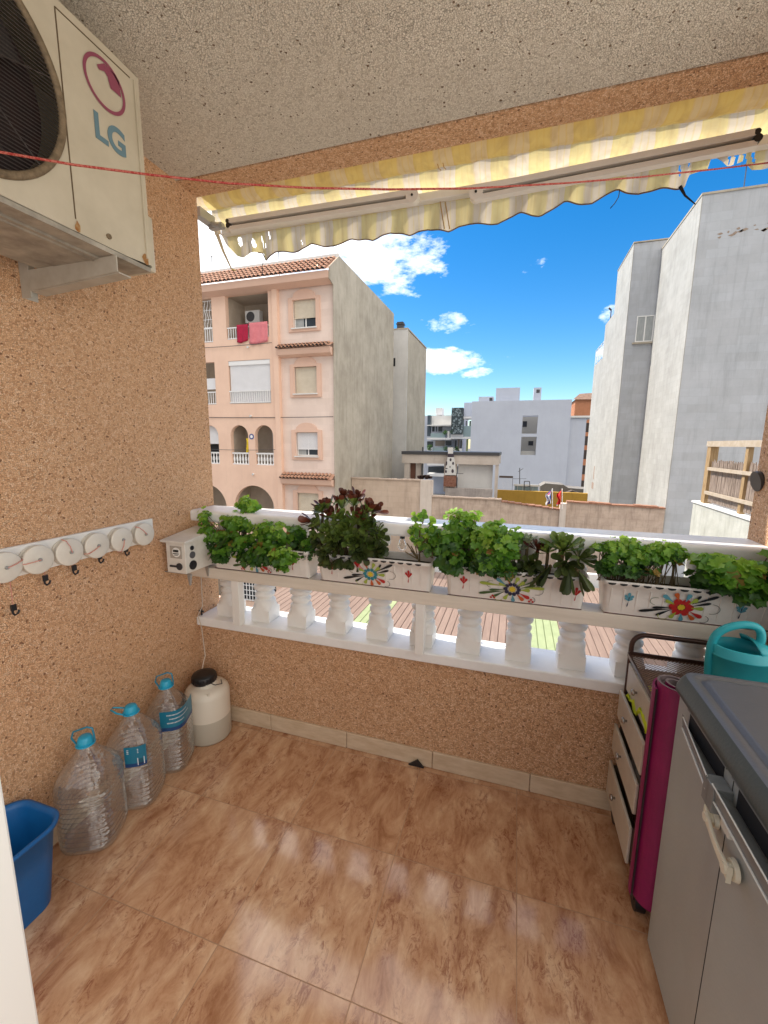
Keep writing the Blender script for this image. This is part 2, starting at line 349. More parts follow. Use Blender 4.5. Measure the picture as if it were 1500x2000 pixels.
prof = [(.026, .66-.04), (.050, .63), (.052, .645), (.040, .662), (.032, .668), (.034, .675), (.050, .682), (.056, .696), (.050, .710), (.034, .718), (.031, .728), (.040, .742), (.046, .758), (.044, .775), (.034, .79), (.027, .83), (.024, .88),
        (.026, .93), (.034, .955), (.026, .968), (.028, .978), (.042, .985), (.045, .995), (.045, 1.047)]
def baluster(xc, parent, first=[None]):
    m = MB(); b = .05
    yc = 1.737
    # chamfered square base
    m.box(xc-b, xc+b, yc-b, yc+b, .5505, .612)
    n = 24; vs = []
    for zz, kk in ((.612, 0), (.622, .35), (.632, .8), (.640, 1)):
        for k in range(n):
            q = 2*PI*(k+.5)/n; a, c = math.cos(q), math.sin(q); l = 1/max(abs(a), abs(c)); rr = b*(l*(1-kk)) + .052*kk
            rr = min(rr, b*l)
            vs.append((xc+a*rr, yc+c*rr, zz))
    m.add(vs, [(i*n+k, i*n+(k+1) % n, (i+1)*n+(k+1) % n, (i+1)*n+k) for i in range(3) for k in range(n)], 0, True)
    m.lathe((xc, yc, 0), [(.052, .640), (.052, .652), (.046, .660), (.040, .664), (.041, .670), (.048, .677), (.049, .687), (.042, .696), (.036, .700), (.038, .706), (.052, .713), (.055, .724), (.049, .734), (.038, .740), (.034, .748), (.034, .79), (.027, .83), (.024, .88), (.026, .93), (.034, .955), (.026, .968), (.030, .978), (.042, .985), (.045, .995), (.045, 1.046)], 28)
    return m.build('baluster', M_white, parent)
for k in range(-1, 10): baluster(-1.163+.2025*k, t)

# planter shelf
sh = thing('shelf', 'white wooden shelf on slim posts holding the flower planters', 'shelf', (-.35, 1.66, .55))
bx('shelf_board', M_wood_w, sh, XL+.002, XR-.002, 1.602, 1.70, .779, .832, bevel=.003)
for xa, xb in ((-1.266, -1.225), (-.363, -.326)): bx('post', M_white, sh, xa, xb, 1.612, 1.652, .5515, .7785, bevel=.002)
M_galv = mat('galvanised_metal', (.42, .42, .41), .45, metal=.7)
for yy, xx_, zl in ((1.47, -1.372, .788), (1.60, -1.385, .79)):
    m = MB(); m.box(XL+.001, xx_+.01, yy-.003, yy+.003, .838, .842); m.hexa([(xx_-.003, yy-.003, zl), (xx_+.003, yy-.003, zl), (xx_+.003, yy+.003, zl), (xx_-.003, yy+.003, zl), (xx_-.009, yy-.006, .8375), (xx_+.009, yy-.006, .8375), (xx_+.009, yy+.006, .8375), (xx_-.009, yy+.006, .8375)])
    m.build('bracket', M_galv, sh)
# white control box with dials
M_box = mat('white_box_paint', (.74, .70, .64), .4, (.66, .62, .55), 20, .08, 60)
cb = thing('control_box', 'small white box with printed dials at the left end of the shelf', 'box', (-1.44, 1.54, .845))
x0, x1, y0, y1 = -1.475, -1.37, 1.45, 1.66
m = MB(); m.box(x0, x1, y0, y1, .846, .985); m.build('case', M_box, cb, bevel=.003)
m = MB(); m.hexa([(x0-.02, y0-.012, .9855), (x1+.012, y0-.012, .9855), (x1+.012, y1, .9855), (x0-.02, y1, .9855), (x0-.02, y0-.012, .995), (x1+.012, y0-.012, .995), (x1+.012, y1, 1.02), (x0-.02, y1, 1.02)]); m.build('lid', M_box, cb, bevel=.002)
M_glassgrey = mat('grey_dial_window', (.40, .36, .31), .2)
m = MB(); m.box(x0+.025, x1-.018, y0-.003, y0-.0005, .915, .970); m.build('dial_window', M_glassgrey, cb)
m = MB(); m.cyl((x0+.06, y0-.0035, .943), (x0+.06, y0-.005, .943), .022, n=24); m.build('meter_face', M_white, cb)
m = MB(); m.box(x0+.046, x0+.074, y0-.0075, y0-.0055, .945, .955); m.box(x0+.044, x0+.076, y0-.0075, y0-.0055, .936, .939); m.box(x0+.05, x0+.07, y0-.0075, y0-.0055, .930, .932); m.build('meter_reading', M_black, cb)
m = MB(); m.cyl((x1-.035, y0-.0005, .878), (x1-.035, y0-.004, .878), .016, n=20); m.box(x0+.02, x0+.062, y0-.006, y0-.001, .874, .882); m.build('lever', mat('dark_dial', (.03, .03, .035), .5), cb)
for yy, zz, r, c in ((1.49, .957, .010, (.02, .02, .025)), (1.49, .925, .0155, (.10, .10, .105)), (1.49, .878, .021, (.012, .012, .016))):
    m = MB(); m.cyl((x1+.0005, yy, zz), (x1+.005, yy, zz), r, n=24); m.cyl((x1+.005, yy, zz), (x1+.007, yy, zz), r*.5, n=16); m.build('dial', mat('dial_ink', c, .5), cb)

# ------------------------------------------------------------------ painted planters
M_planter = mat('white_planter_plastic', (.80, .755, .70), .32, (.76, .71, .655), 25, .06, 50)
PC = {k: mat('painted_'+k, c, .4) for k, c in dict(red=(.45, .02, .02), orange=(.5, .10, .02), yellow=(.62, .45, .03), navy=(.012, .015, .05), teal=(.02, .20, .25), cyan=(.10, .30, .38),
      green=(.33, .40, .06), black=(.012, .014, .016), darkgreen=(.05, .10, .03), pink=(.6, .25, .25)).items()}
PK = list(PC)
def planter(px0, px1, pyl, pyr, label, motif, sprig, sp_u, motu, cover=None):
    xa = at(px0, pyl, 1.606).x; xb = at(px1, pyr, 1.606).x
    z0, z1 = .8335, .962; yb0, yb1, yt0, yt1 = 1.606, 1.700, 1.580, 1.712
    g = thing('planter', label, 'planter', ((xa+xb)/2, 1.65, z0), 'painted flower planters on the shelf')
    ta = .012; th = .005
    n = 28
    def ring(x0, x1, y0, y1, z, r=.018):
        pts = []
        for cx, cyy, a0 in ((x1-r, y1-r, 0), (x0+r, y1-r, PI/2), (x0+r, y0+r, PI), (x1-r, y0+r, 1.5*PI)):
            for k in range(6): a = a0+PI/2*k/5; pts.append(Vector((cx+r*math.cos(a), cyy+r*math.sin(a), z)))
        return pts
    m = MB(); R_ = [ring(xa, xb, yb0, yb1, z0)]
    for f in (.08, .5, .86): R_.append(ring(xa-ta*f, xb+ta*f, yb0+(yt0-yb0)*f, yb1+(yt1-yb1)*f, z0+(z1-z0)*f))
    R_.append(ring(xa-ta*.87-.003, xb+ta*.87+.003, yb0+(yt0-yb0)*.87-.003, yb1+(yt1-yb1)*.87+.003, z0+(z1-z0)*.87))
    R_.append(ring(xa-ta-.003, xb+ta+.003, yt0-.003, yt1+.003, z1)); 
    R_.append(ring(xa-ta+th, xb+ta-th, yt0+th, yt1-th, z1)); R_.append(ring(xa-ta*.7+th, xb+ta*.7-th, yt0+.008+th, yt1-.006-th, z1-.03))
    L = len(R_[0]); vs = [p for r_ in R_ for p in r_]
    m.add(vs, [(i*L+k, i*L+(k+1) % L, (i+1)*L+(k+1) % L, (i+1)*L+k) for i in range(len(R_)-1) for k in range(L)], 0, True)
    m.add(R_[0], [tuple(range(L))[::-1]]); 
    # shallow vertical ribs of the panel
    k = .03
    while k < .97:
        x = xa+(xb-xa)*k; m.hexa([(x-.0012, yb0-.003, z0+.012), (x+.0012, yb0-.003, z0+.012), (x+.0012, yb0+.002, z0+.012), (x-.0012, yb0+.002, z0+.012),
              (x-.0012, yb0+(yt0-yb0)*.8-.003, z0+.1), (x+.0012, yb0+(yt0-yb0)*.8-.003, z0+.1), (x+.0012, yb0+(yt0-yb0)*.8+.003, z0+.1), (x-.0012, yb0+(yt0-yb0)*.8+.003, z0+.1)]); k += .075
    m.build('trough', M_planter, g)
    s_ = MB(); s_.add(ring(xa-ta*.8+th, xb+ta*.8-th, yt0+.008+th, yt1-.006-th, z1-.028), [tuple(range(L))]); s_.build('soil', M_soil, g)
    W_, H_ = xb-xa, z1-z0; nrm = Vector((0, -1, -.2)).normalized()
    p = MB(); lay = [0]
    big = [False]
    def bs(u, v): return (cu+(u-cu)*1.4, cv+(v-cv)*1.18)
    cu, cv = W_*motu, .056
    def P(u, v):  # u in metres from left, v metres up
        f = v/H_; return Vector((xa+u, yb0+(yt0-yb0)*f, z0+v)) + nrm*(.0035+lay[0])
    def ell(cx, cv, rx, rv, ang, c, n=14):
        if big[0]: cx, cv, rx, rv = bs(cx, cv)+(rx*1.3, rv*1.3)
        lay[0] += .00004
        pts = []
        for k in range(n):
            a = 2*PI*k/n; x_, y_ = rx*math.cos(a), rv*math.sin(a)
            pts.append(P(cx+x_*math.cos(ang)-y_*math.sin(ang), cv+x_*math.sin(ang)+y_*math.cos(ang)))
        p.add(pts, [tuple(range(n))], PK.index(c))
    def drop(x0_, v0_, x1_, v1_, w, c):   # brush stroke, thin at start fat at end
        if big[0]: x0_, v0_ = bs(x0_, v0_); x1_, v1_ = bs(x1_, v1_); w *= 1.35
        lay[0] += .00004
        d = Vector((x1_-x0_, v1_-v0_)); nn = Vector((-d.y, d.x)).normalized(); pts = []
        prof_ = [(0, .12), (.3, .4), (.6, .8), (.8, 1), (.93, .8), (1, .25)]
        for f, ww in prof_: pts.append((x0_+d.x*f+nn.x*w*ww, v0_+d.y*f+nn.y*w*ww))
        for f, ww in prof_[::-1]: pts.append((x0_+d.x*f-nn.x*w*ww, v0_+d.y*f-nn.y*w*ww))
        p.add([P(*q) for q in pts], [tuple(range(len(pts)))], PK.index(c))
    def curl(cx, cv, r, a0, a1, c, w=.0009):
        if big[0]: cx, cv = bs(cx, cv); r *= 1.25
        lay[0] += .00004
        n_ = 12; vs = []
        for k in range(n_+1):
            a = a0+(a1-a0)*k/n_
            vs += [P(cx+(r-w)*math.cos(a), cv+(r-w)*math.sin(a)*.8), P(cx+(r+w)*math.cos(a), cv+(r+w)*math.sin(a)*.8)]
        p.add(vs, [(2*k, 2*k+1, 2*k+3, 2*k+2) for k in range(n_)], PK.index(c))
    def sprigf(u, v, c, c2=None):
        for a, l in ((-.5, .026), (0, .033), (.5, .026)): drop(u, v, u+l*math.sin(a), v+l*math.cos(a), .0048, c)
        drop(u, v+.002, u-.003, v-.022, .0018, c2 or c)
        if c2: 
            for a in (-.8, .8): drop(u, v, u+.016*math.sin(a), v+.016*math.cos(a), .0035, c)
            drop(u, v, u, v+.016, .0015, c2)
    for u in sp_u:
        p = MB(); sprigf(W_*u, .058, sprig[0], sprig[1] if len(sprig) > 1 else None); p.build('painted_sprig', [PC[k] for k in PK], g)
    p = MB()
    big[0] = True
    pet, cen = motif
    for a in range(0, 360, 36 if pet != 'red' else 60):
        rr, rp = (.0175, .0062) if pet != 'red' else (.016, .0115)
        ell(cu+rr*math.cos(math.radians(a)), cv+rr*math.sin(math.radians(a)), rp, rp*.9, math.radians(a), pet)
    ell(cu, cv, .0085, .0085, 0, cen)
    for k in range(8): ell(cu+.009*math.cos(k*PI/4), cv+.009*math.sin(k*PI/4), .0016, .0016, 0, 'black' if pet == 'red' else 'yellow', 6)
    dk = 'black' if pet != 'navy' else 'darkgreen'
    for x1_, v1_, w in ((-.088, -.026, .0042), (-.060, -.010, .0036), (-.050, -.034, .0036)): drop(cu-.02, cv+v1_*.3, cu+x1_, cv+v1_, w, dk)
    for x1_, v1_, w in ((.070, .045, .0040), (.058, .022, .0036), (.035, .042, .0034)): drop(cu+.02, cv+v1_*.3, cu+x1_, cv+v1_, w, dk)
    for x1_, v1_, c_ in ((-.035, .018, 'green'), (.045, .002, 'green'), (-.020, -.038, 'green'), (-.042, .034, 'pink' if pet == 'teal' else 'cyan'), (-.016, .044, 'orange'), (.014, .044, 'cyan' if pet == 'red' else 'green'), (.004, -.043, 'orange' if pet == 'teal' else 'cyan'), (.030, -.036, 'orange'), (.045, -.026, 'red'), (.030, .030, 'green')):
        drop(cu+x1_*.45, cv+v1_*.45, cu+x1_, cv+v1_, .0055, c_)
    if pet == 'teal': 
        for d_ in (-.008, 0, .008): drop(cu-.040, cv+.022, cu-.040+d_, cv+.046, .0045, 'red')
    curl(cu+.062, cv+.004, .018, -1.8, 1.6, 'black'); curl(cu-.055, cv+.012, .014, 1.2, 4.6, 'darkgreen'); curl(cu-.035, cv-.034, .012, 2.6, 5.8, 'green'); curl(cu+.048, cv-.03, .013, -2, 1.2, 'black')
    if pet == 'navy':
        for bu in (-.055, .045):
            for dx, dv in ((0, 0), (.009, 0), (.0045, .007)): ell(cu+bu+dx, cv-.036+dv, .0033, .0033, 0, 'red', 8)
        for bu in (-.075, .07): drop(cu+bu*.4, cv+.01, cu+bu*1.15, cv+.014, .005, 'green')
    big[0] = False
    p.build('painted_flower', [PC[k] for k in PK], g); p = MB()
    # dark dashes along the rim
    u = .012
    while u < W_-.01:
        lay[0] += .00002
        a_ = P(u, H_*.885); q = [(-.013, 0), (.013, 0), (.010, -.006), (0, -.0085), (-.010, -.006)]
        p.add([P(u+b, H_*.985+c_) + nrm*.0055 for b, c_ in q], [tuple(range(5))], PK.index('black')); u += .036
    p.build('painted_rim', [PC[k] for k in PK], g)
    m = MB(); m.tube([(xa, yb0-.0006, z0+.0015), (xb, yb0-.0006, z0+.0015)], .0014, 6); m.build('base_line', mat('base_line_ink', (.10, .02, .02), .5), g)
    return xa, xb
planter(420, 603, 1110, 1129, 'white planter with a navy dotted flower, leftmost, beside the control box', ('navy', 'yellow'), ('red',), (.12, .86), .47)
planter(626, 838, 1132, 1155, 'white planter with a teal flower under the red-tipped succulent', ('teal', 'yellow'), ('red', ), (.13, .83), .49)
planter(874, 1136, 1160, 1187, 'white planter with a navy flower and long green strokes under drooping dark leaves', ('navy', 'yellow'), ('red',), (.13, .95), .50)
planter(1178, 1540, 1196, 1232, 'white planter with a big red flower and cyan sprigs, rightmost, behind the watering can', ('red', 'yellow'), ('cyan', 'navy'), (.135, .74), .43)

# ------------------------------------------------------------------ plants
def rnd(a, b): return random.uniform(a, b)
def rvec():
    while True:
        v = Vector((rnd(-1, 1), rnd(-1, 1), rnd(-1, 1)))
        if .1 < v.length < 1: return v.normalized()
def frame(nv):
    t_ = rvec(); u = nv.cross(t_).normalized(); return u, nv.cross(u).normalized()
def ger_leaf(m, p, nv, r, mi):
    u, w = frame(nv); n = 21; vs = [p - nv*r*.22]
    ph = rnd(0, 6)
    for k in range(n):
        a = 2*PI*k/n; rr = r*(.84+.16*math.cos(7*a))*(1 if k else .3)
        vs.append(p + (u*math.cos(a)+w*math.sin(a))*rr + nv*r*.12*math.sin(3*a+ph))
    m.add(vs, [(0, 1+k, 1+(k+1) % n) for k in range(n)], mi, True)
def geranium(label, clumps, root, group='geraniums in the painted planters', dens=1.0, grow=1.0):
    clumps = [(a, b, c, d*grow, e*grow, int(f*dens), g_*1.04, h) for a, b, c, d, e, f, g_, h in clumps]
    g = thing('geranium', label, 'plant', root, group)
    lf = MB(); st = MB()
    for (px, py, Y, rx, rz, n, size, tone) in clumps:
        c = at(px, py, Y)
        for i in range(n):
            d = rvec(); 
            if d.y > .3: d.y *= -.6
            k = rnd(.45, 1.0); p = c + Vector((d.x*rx, d.y*min(rx, .07), d.z*rz))*k
            nv = (d*.8 + Vector((0, -.35, .75)) + rvec()*.45).normalized()
            tt = tone + (p.z-c.z)/rz*.45 + rnd(-.25, .25)  # tone rises with height: paler young leaves, plus painted-in bright tops and shaded undersides
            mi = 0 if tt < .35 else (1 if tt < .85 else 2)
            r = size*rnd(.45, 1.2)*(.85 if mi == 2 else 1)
            if random.random() < .025 and mi < 2: mi = 3
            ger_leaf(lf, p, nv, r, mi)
            if i % 6 == 0:
                b = Vector((max(min(c.x, root[0]+.2), root[0]-.2)+rnd(-.03, .03), 1.645, .94))
                st.tube([b, (b+p)/2+Vector((0, 0, .02)), p-nv*.01], .0016, 5)
        b = Vector((max(min(c.x, root[0]+.2), root[0]-.2), 1.645, .93))
        st.tube([b, b*.5+c*.5+Vector((rnd(-.02, .02), 0, .01)), c], .004, 6)
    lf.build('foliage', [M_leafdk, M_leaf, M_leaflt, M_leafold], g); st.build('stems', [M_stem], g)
    return g
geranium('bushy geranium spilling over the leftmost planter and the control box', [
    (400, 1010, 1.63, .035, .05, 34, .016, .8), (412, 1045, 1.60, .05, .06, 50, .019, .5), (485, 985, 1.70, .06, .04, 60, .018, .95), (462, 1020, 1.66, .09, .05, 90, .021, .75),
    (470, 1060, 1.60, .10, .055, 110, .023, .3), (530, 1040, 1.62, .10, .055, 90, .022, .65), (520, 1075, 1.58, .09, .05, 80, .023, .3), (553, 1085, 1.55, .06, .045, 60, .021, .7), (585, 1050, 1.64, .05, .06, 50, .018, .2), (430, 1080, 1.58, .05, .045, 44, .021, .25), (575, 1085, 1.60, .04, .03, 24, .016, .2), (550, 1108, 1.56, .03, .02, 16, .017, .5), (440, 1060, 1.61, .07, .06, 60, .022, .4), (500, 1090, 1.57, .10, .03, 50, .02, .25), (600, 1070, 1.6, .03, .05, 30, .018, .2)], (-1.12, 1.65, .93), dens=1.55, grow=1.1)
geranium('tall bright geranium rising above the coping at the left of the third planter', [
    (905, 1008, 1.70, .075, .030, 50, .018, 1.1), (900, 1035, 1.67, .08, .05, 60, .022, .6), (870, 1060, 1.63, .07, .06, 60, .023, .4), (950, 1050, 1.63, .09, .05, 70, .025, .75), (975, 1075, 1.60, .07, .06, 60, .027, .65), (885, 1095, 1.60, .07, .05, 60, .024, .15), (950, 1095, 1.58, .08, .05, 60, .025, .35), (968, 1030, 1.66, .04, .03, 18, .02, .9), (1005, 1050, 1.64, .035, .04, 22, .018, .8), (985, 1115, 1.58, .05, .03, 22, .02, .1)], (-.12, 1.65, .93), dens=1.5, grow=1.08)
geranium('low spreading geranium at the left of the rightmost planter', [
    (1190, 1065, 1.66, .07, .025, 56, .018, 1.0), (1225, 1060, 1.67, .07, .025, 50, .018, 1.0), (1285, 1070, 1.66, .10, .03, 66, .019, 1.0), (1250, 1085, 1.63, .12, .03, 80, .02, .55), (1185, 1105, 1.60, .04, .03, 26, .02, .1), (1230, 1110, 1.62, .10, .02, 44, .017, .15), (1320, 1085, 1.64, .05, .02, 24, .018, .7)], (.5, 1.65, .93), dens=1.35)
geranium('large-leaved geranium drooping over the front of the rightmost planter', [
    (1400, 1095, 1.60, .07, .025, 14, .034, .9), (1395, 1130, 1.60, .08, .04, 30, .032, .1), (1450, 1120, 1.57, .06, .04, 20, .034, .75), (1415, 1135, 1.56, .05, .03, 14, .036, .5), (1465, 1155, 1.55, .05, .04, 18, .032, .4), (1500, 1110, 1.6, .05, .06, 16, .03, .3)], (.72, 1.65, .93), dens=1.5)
def spoon(m, base, d, up, L, w, mi, curl=.25, mt=None):
    d = d.normalized(); sd = d.cross(up).normalized(); nn = sd.cross(d).normalized()
    prof_ = [(0, .22), (.25, .35), (.5, .68), (.72, .98), (.88, .9), (.97, .5), (1, .05)]
    vs = []
    for f, ww in prof_:
        c = base + d*L*f + nn*L*curl*f*f
        vs += [c - sd*w*ww + nn*w*.25*ww, c - nn*w*.12*ww, c + sd*w*ww + nn*w*.25*ww]
    n = len(prof_)
    fs = []; mis = []
    for i in range(n-1):
        for j in range(2):
            m.add([], [], 0)
            fs.append((i*3+j, i*3+j+1, (i+1)*3+j+1, (i+1)*3+j)); mis.append(mt if (mt is not None and i >= 3) else mi)
    o = len(m.v); m.v += [Vector(p) for p in vs]
    for f, k in zip(fs, mis): m.f.append([i+o for i in f]); m.m.append(k); m.sm.append(True)
def rosette(m, c, ax, R, n, w, mi, tip=None, lo=.15, hi=1.5, flat=.2):
    ax = ax.normalized(); u, v = frame(ax)
    for k in range(n):
        a = k*2.39996 + rnd(-.1, .1); f = k/(n-1); inc = lo+(hi-lo)*f
        rad = u*math.cos(a)+v*math.sin(a); d = ax*math.cos(inc)+rad*math.sin(inc)
        spoon(m, c, d, ax if inc > .3 else rad*-1, R*(.55+.45*f)*rnd(.85, 1.1), w*(.6+.4*f), mi, flat, tip)
def succulent(name, label, mats, roses, root, stems=True, group=None):
    g = thing(name, label, 'plant', root, group); lf = MB(); st = MB()
    for (px, py, Y, R, n, w, mi, tip, ax, lo, hi) in roses:
        c = at(px, py, Y); rosette(lf, c, Vector(ax), R, n, w, mi, tip, lo, hi)
        b = Vector((max(min(c.x, root[0]+.2), root[0]-.2), 1.645, .93)); st.tube([b, b*.4+c*.6, c], .006, 7)
    lf.build('leaves', mats, g); st.build('stems', M_stem, g)
SM = [M_succ, M_succr, M_succd]
ro = []
for px, py, Y, ax in ((640, 985, 1.66, (-.3, 0, 1)), (668, 980, 1.68, (-.1, 0, 1)), (690, 975, 1.68, (.1, 0, 1)), (715, 990, 1.66, (.5, 0, 1)), (655, 1000, 1.64, (-.4, -.4, 1)), (700, 1005, 1.63, (.3, -.4, 1))):
    ro.append((px, py+14, Y, .085, 16, .015, 0, 1 if random.random() < .8 else None, ax, .1, 1.15))
for px, py, Y, ax in ((625, 1025, 1.63, (-.8, -.2, .7)), (645, 1040, 1.60, (-.4, -.8, .6)), (680, 1035, 1.60, (0, -.8, .6)), (715, 1030, 1.62, (.6, -.5, .6)), (700, 1060, 1.59, (.3, -.9, .2)), (660, 1065, 1.58, (-.2, -1, .2)), (625, 1060, 1.62, (-.8, -.5, .2)), (735, 1045, 1.63, (.9, -.2, .3))):
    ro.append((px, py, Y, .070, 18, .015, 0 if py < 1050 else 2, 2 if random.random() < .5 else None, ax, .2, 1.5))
for px, py, Y, ax in ((610, 1018, 1.64, (-1, -.2, .2)), (728, 998, 1.67, (1, -.1, .5)), (672, 975, 1.70, (0, 0, 1)), (697, 978, 1.70, (.25, 0, 1))): ro.append((px, py, Y, .065, 8, .015, 1, None, ax, .1, .9))
for px, py, Y, ax in ((630, 1000, 1.65, (-.5, -.3, 1)), (668, 1015, 1.62, (0, -.7, .8)), (705, 1020, 1.62, (.4, -.6, .7)), (650, 1055, 1.58, (-.3, -.9, .3)), (690, 1055, 1.58, (.2, -.9, .3)), (720, 1060, 1.61, (.7, -.7, .2)), (640, 1078, 1.58, (-.3, -.9, -.1)), (705, 1080, 1.58, (.3, -.9, -.1)), (670, 1040, 1.59, (0, -1, .3)), (622, 1045, 1.62, (-1, -.5, .2)), (735, 1075, 1.62, (.8, -.4, 0))):
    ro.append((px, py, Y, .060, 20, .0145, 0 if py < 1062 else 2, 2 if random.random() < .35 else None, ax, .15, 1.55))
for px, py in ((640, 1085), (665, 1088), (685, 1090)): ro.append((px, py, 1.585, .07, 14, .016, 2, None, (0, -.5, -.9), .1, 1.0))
succulent('succulent', 'large red-tipped succulent standing high in the second planter', SM, ro, (-.66, 1.65, .93))
ro = [(1100, 1075, 1.60, .085, 30, .014, 0, None, (0, -.4, 1), .1, 1.6), (1070, 1080, 1.61, .06, 18, .012, 0, None, (-.3, -.2, 1), .1, 1.5), (1130, 1090, 1.60, .075, 18, .014, 2, None, (.6, -.4, .5), .1, 1.6), (1095, 1060, 1.65, .05, 20, .012, 0, None, (0, -.2, 1), .1, 1.5),
      (1110, 1110, 1.57, .10, 12, .017, 2, None, (0, -.3, -1), .0, .5), (1075, 1105, 1.58, .10, 6, .017, 2, None, (-.5, -.2, -1), .0, .45), (1130, 1115, 1.57, .10, 7, .017, 2, None, (.6, -.2, -1), .0, .5), (1105, 1100, 1.58, .07, 16, .014, 2, None, (0, -1, -.1), .2, 1.4)]
succulent('succulent', 'green rosette succulent with drooping dark spoon leaves in the third planter', SM, ro, (.2, 1.65, .93))
ro = [(1030, 1060, 1.64, .05, 18, .011, 0, None, (0, -.2, 1), .1, 1.5), (1015, 1075, 1.62, .05, 18, .011, 0, None, (-.3, -.4, 1), .1, 1.5), (1050, 1075, 1.62, .055, 16, .011, 1, None, (.2, -.4, 1), .1, 1.5), (1035, 1100, 1.60, .055, 18, .012, 2, None, (0, -.8, .2), .1, 1.5), (1015, 1110, 1.60, .05, 14, .012, 2, None, (0, -.8, 0), .1, 1.5), (1045, 1115, 1.60, .05, 12, .012, 2, None, (0, -.8, -.2), .1, 1.4)]
succulent('succulent', 'small dark bronze succulent between the tall geranium and the rosette succulent', [M_pale, M_succr, M_succd], ro, (.05, 1.65, .93))
# jade plant
g = thing('jade_plant', 'small jade plant with rounded leaves at the second planter right end', 'plant', (-.35, 1.65, .93))
lf = MB(); st = MB()
for px, py, Y in ((812, 1012, 1.68), (826, 1010, 1.68), (840, 1020, 1.66), (820, 1035, 1.64), (850, 1040, 1.64), (806, 1040, 1.63), (835, 1055, 1.62), (822, 1065, 1.61), (845, 1075, 1.61), (860, 1060, 1.62), (815, 1055, 1.6), (835, 1035, 1.6)):
    c = at(px, py, Y); st.tube([(-.355, 1.645, .93), (-.36, 1.64, 1.0), c+Vector((0, 0, -.03)), c], .003, 6)
    for k in range(8):
        d = (rvec()+Vector((0, 0, .7))).normalized(); spoon(lf, c+Vector((0, 0, -.01*(k % 3))), d, Vector((0, -1, .2)), rnd(.024, .038), .011, 0 if random.random() < .7 else 1, .15)
for k in range(5): 
    c = Vector((-.37+rnd(-.05, .05), 1.62, 1.0+rnd(-.02, .03))); st.tube([(-.355, 1.645, .93), (-.36, 1.63, .96), c], .0025, 6)
lf.build('leaves', [M_jade, M_leaflt], g); st.build('stems', M_stem, g)

# ------------------------------------------------------------------ air conditioner
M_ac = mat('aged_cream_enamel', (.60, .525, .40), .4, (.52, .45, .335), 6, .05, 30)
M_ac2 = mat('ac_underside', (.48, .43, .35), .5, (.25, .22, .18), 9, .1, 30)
XA = -1.12; AY0, AY1, AZ0, AZ1 = .36, 1.13, 1.962, 2.478
ac = thing('air_conditioner', 'cream outdoor air conditioner unit hung high on the left wall', 'air conditioner', (-1.28, .75, AZ0))
m = MB(); fc = (.655, 2.222); fr = .232
# front panel with a round opening
n = 64; outer = []; inner = []
for k in range(n):
    a = 2*PI*k/n; c_, s_ = math.cos(a), math.sin(a)
    inner.append(Vector((XA, fc[0]+c_*fr, fc[1]+s_*fr)))
    tt = 1e9
    for (lim, comp, o) in ((AY1-fc[0], c_, 0), (fc[0]-AY0, -c_, 0), (AZ1-fc[1], s_, 1), (fc[1]-AZ0, -s_, 1)):
        if comp > 1e-6: tt = min(tt, lim/comp)
    outer.append(Vector((XA, fc[0]+c_*tt, fc[1]+s_*tt)))
m.add(outer+inner, [(k, (k+1) % n, n+(k+1) % n, n+k) for k in range(n)])
for yy, zz in ((AY0, AZ0), (AY1, AZ0), (AY1, AZ1), (AY0, AZ1)):  # fill the corners missed by sampling
    ks = sorted(range(n), key=lambda k: (outer[k]-Vector((XA, yy, zz))).length)[:2]
    m.add([outer[ks[0]], outer[ks[1]], (XA, yy, zz)], [(0, 1, 2)])
xb_ = -1.44
m.add([(XA, AY0, AZ0), (XA, AY1, AZ0), (XA, AY1, AZ1), (XA, AY0, AZ1), (xb_, AY0, AZ0), (xb_, AY1, AZ0), (xb_, AY1, AZ1), (xb_, AY0, AZ1)],
      [(0, 4, 7, 3), (1, 2, 6, 5), (3, 7, 6, 2), (4, 5, 6, 7)])
m.build('casing', M_ac, ac)
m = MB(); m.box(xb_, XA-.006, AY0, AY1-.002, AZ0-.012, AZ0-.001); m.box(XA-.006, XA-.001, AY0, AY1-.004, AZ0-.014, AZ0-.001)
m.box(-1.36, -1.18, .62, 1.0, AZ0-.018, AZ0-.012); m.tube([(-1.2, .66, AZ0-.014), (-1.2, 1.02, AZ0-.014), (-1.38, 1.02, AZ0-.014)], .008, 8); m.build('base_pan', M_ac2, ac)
M_dust = mat('dusty_rim', (.24, .17, .10), .7, (.13, .09, .05), 60)
m = MB(); pts = [(XA+.002, fc[0]+math.cos(2*PI*k/72)*(fr-.004), fc[1]+math.sin(2*PI*k/72)*(fr-.004)) for k in range(72)]; m.tube(pts, .009, 8, closed=True); m.build('fan_rim', M_dust, ac)
m = MB(); m.cyl((XA-.07, *fc), (XA-.075, *fc), fr-.004, n=48)
m.build('fan_well', mat('fan_well_dark', (.035, .014, .012), .6, (.01, .006, .008), 9), ac)
m = MB()
for k in range(3):
    a = k*2.1+.4; p0 = Vector((XA-.045, *fc)); e1 = Vector((0, math.cos(a), math.sin(a))); e2 = Vector((0, math.cos(a+.9), math.sin(a+.9)))
    m.add([p0, p0+e1*.18+Vector((.015, 0, 0)), p0+(e1+e2)*.115, p0+e2*.18-Vector((.015, 0, 0))], [(0, 1, 2, 3)])
m.cyl((XA-.06, *fc), (XA-.03, *fc), .05, n=24); m.build('fan_blades', mat('fan_blade', (.035, .03, .03), .4), ac)
m = MB(); q = 2.65
for k in range(-25, 26):
    zz = k*.0086; hw = math.sqrt(max((fr-.008)**2-zz*zz, 0)); m.cyl((XA+.003, fc[0]-hw, fc[1]+zz), (XA+.003, fc[0]+hw, fc[1]+zz), .0011, n=5, cap=False)
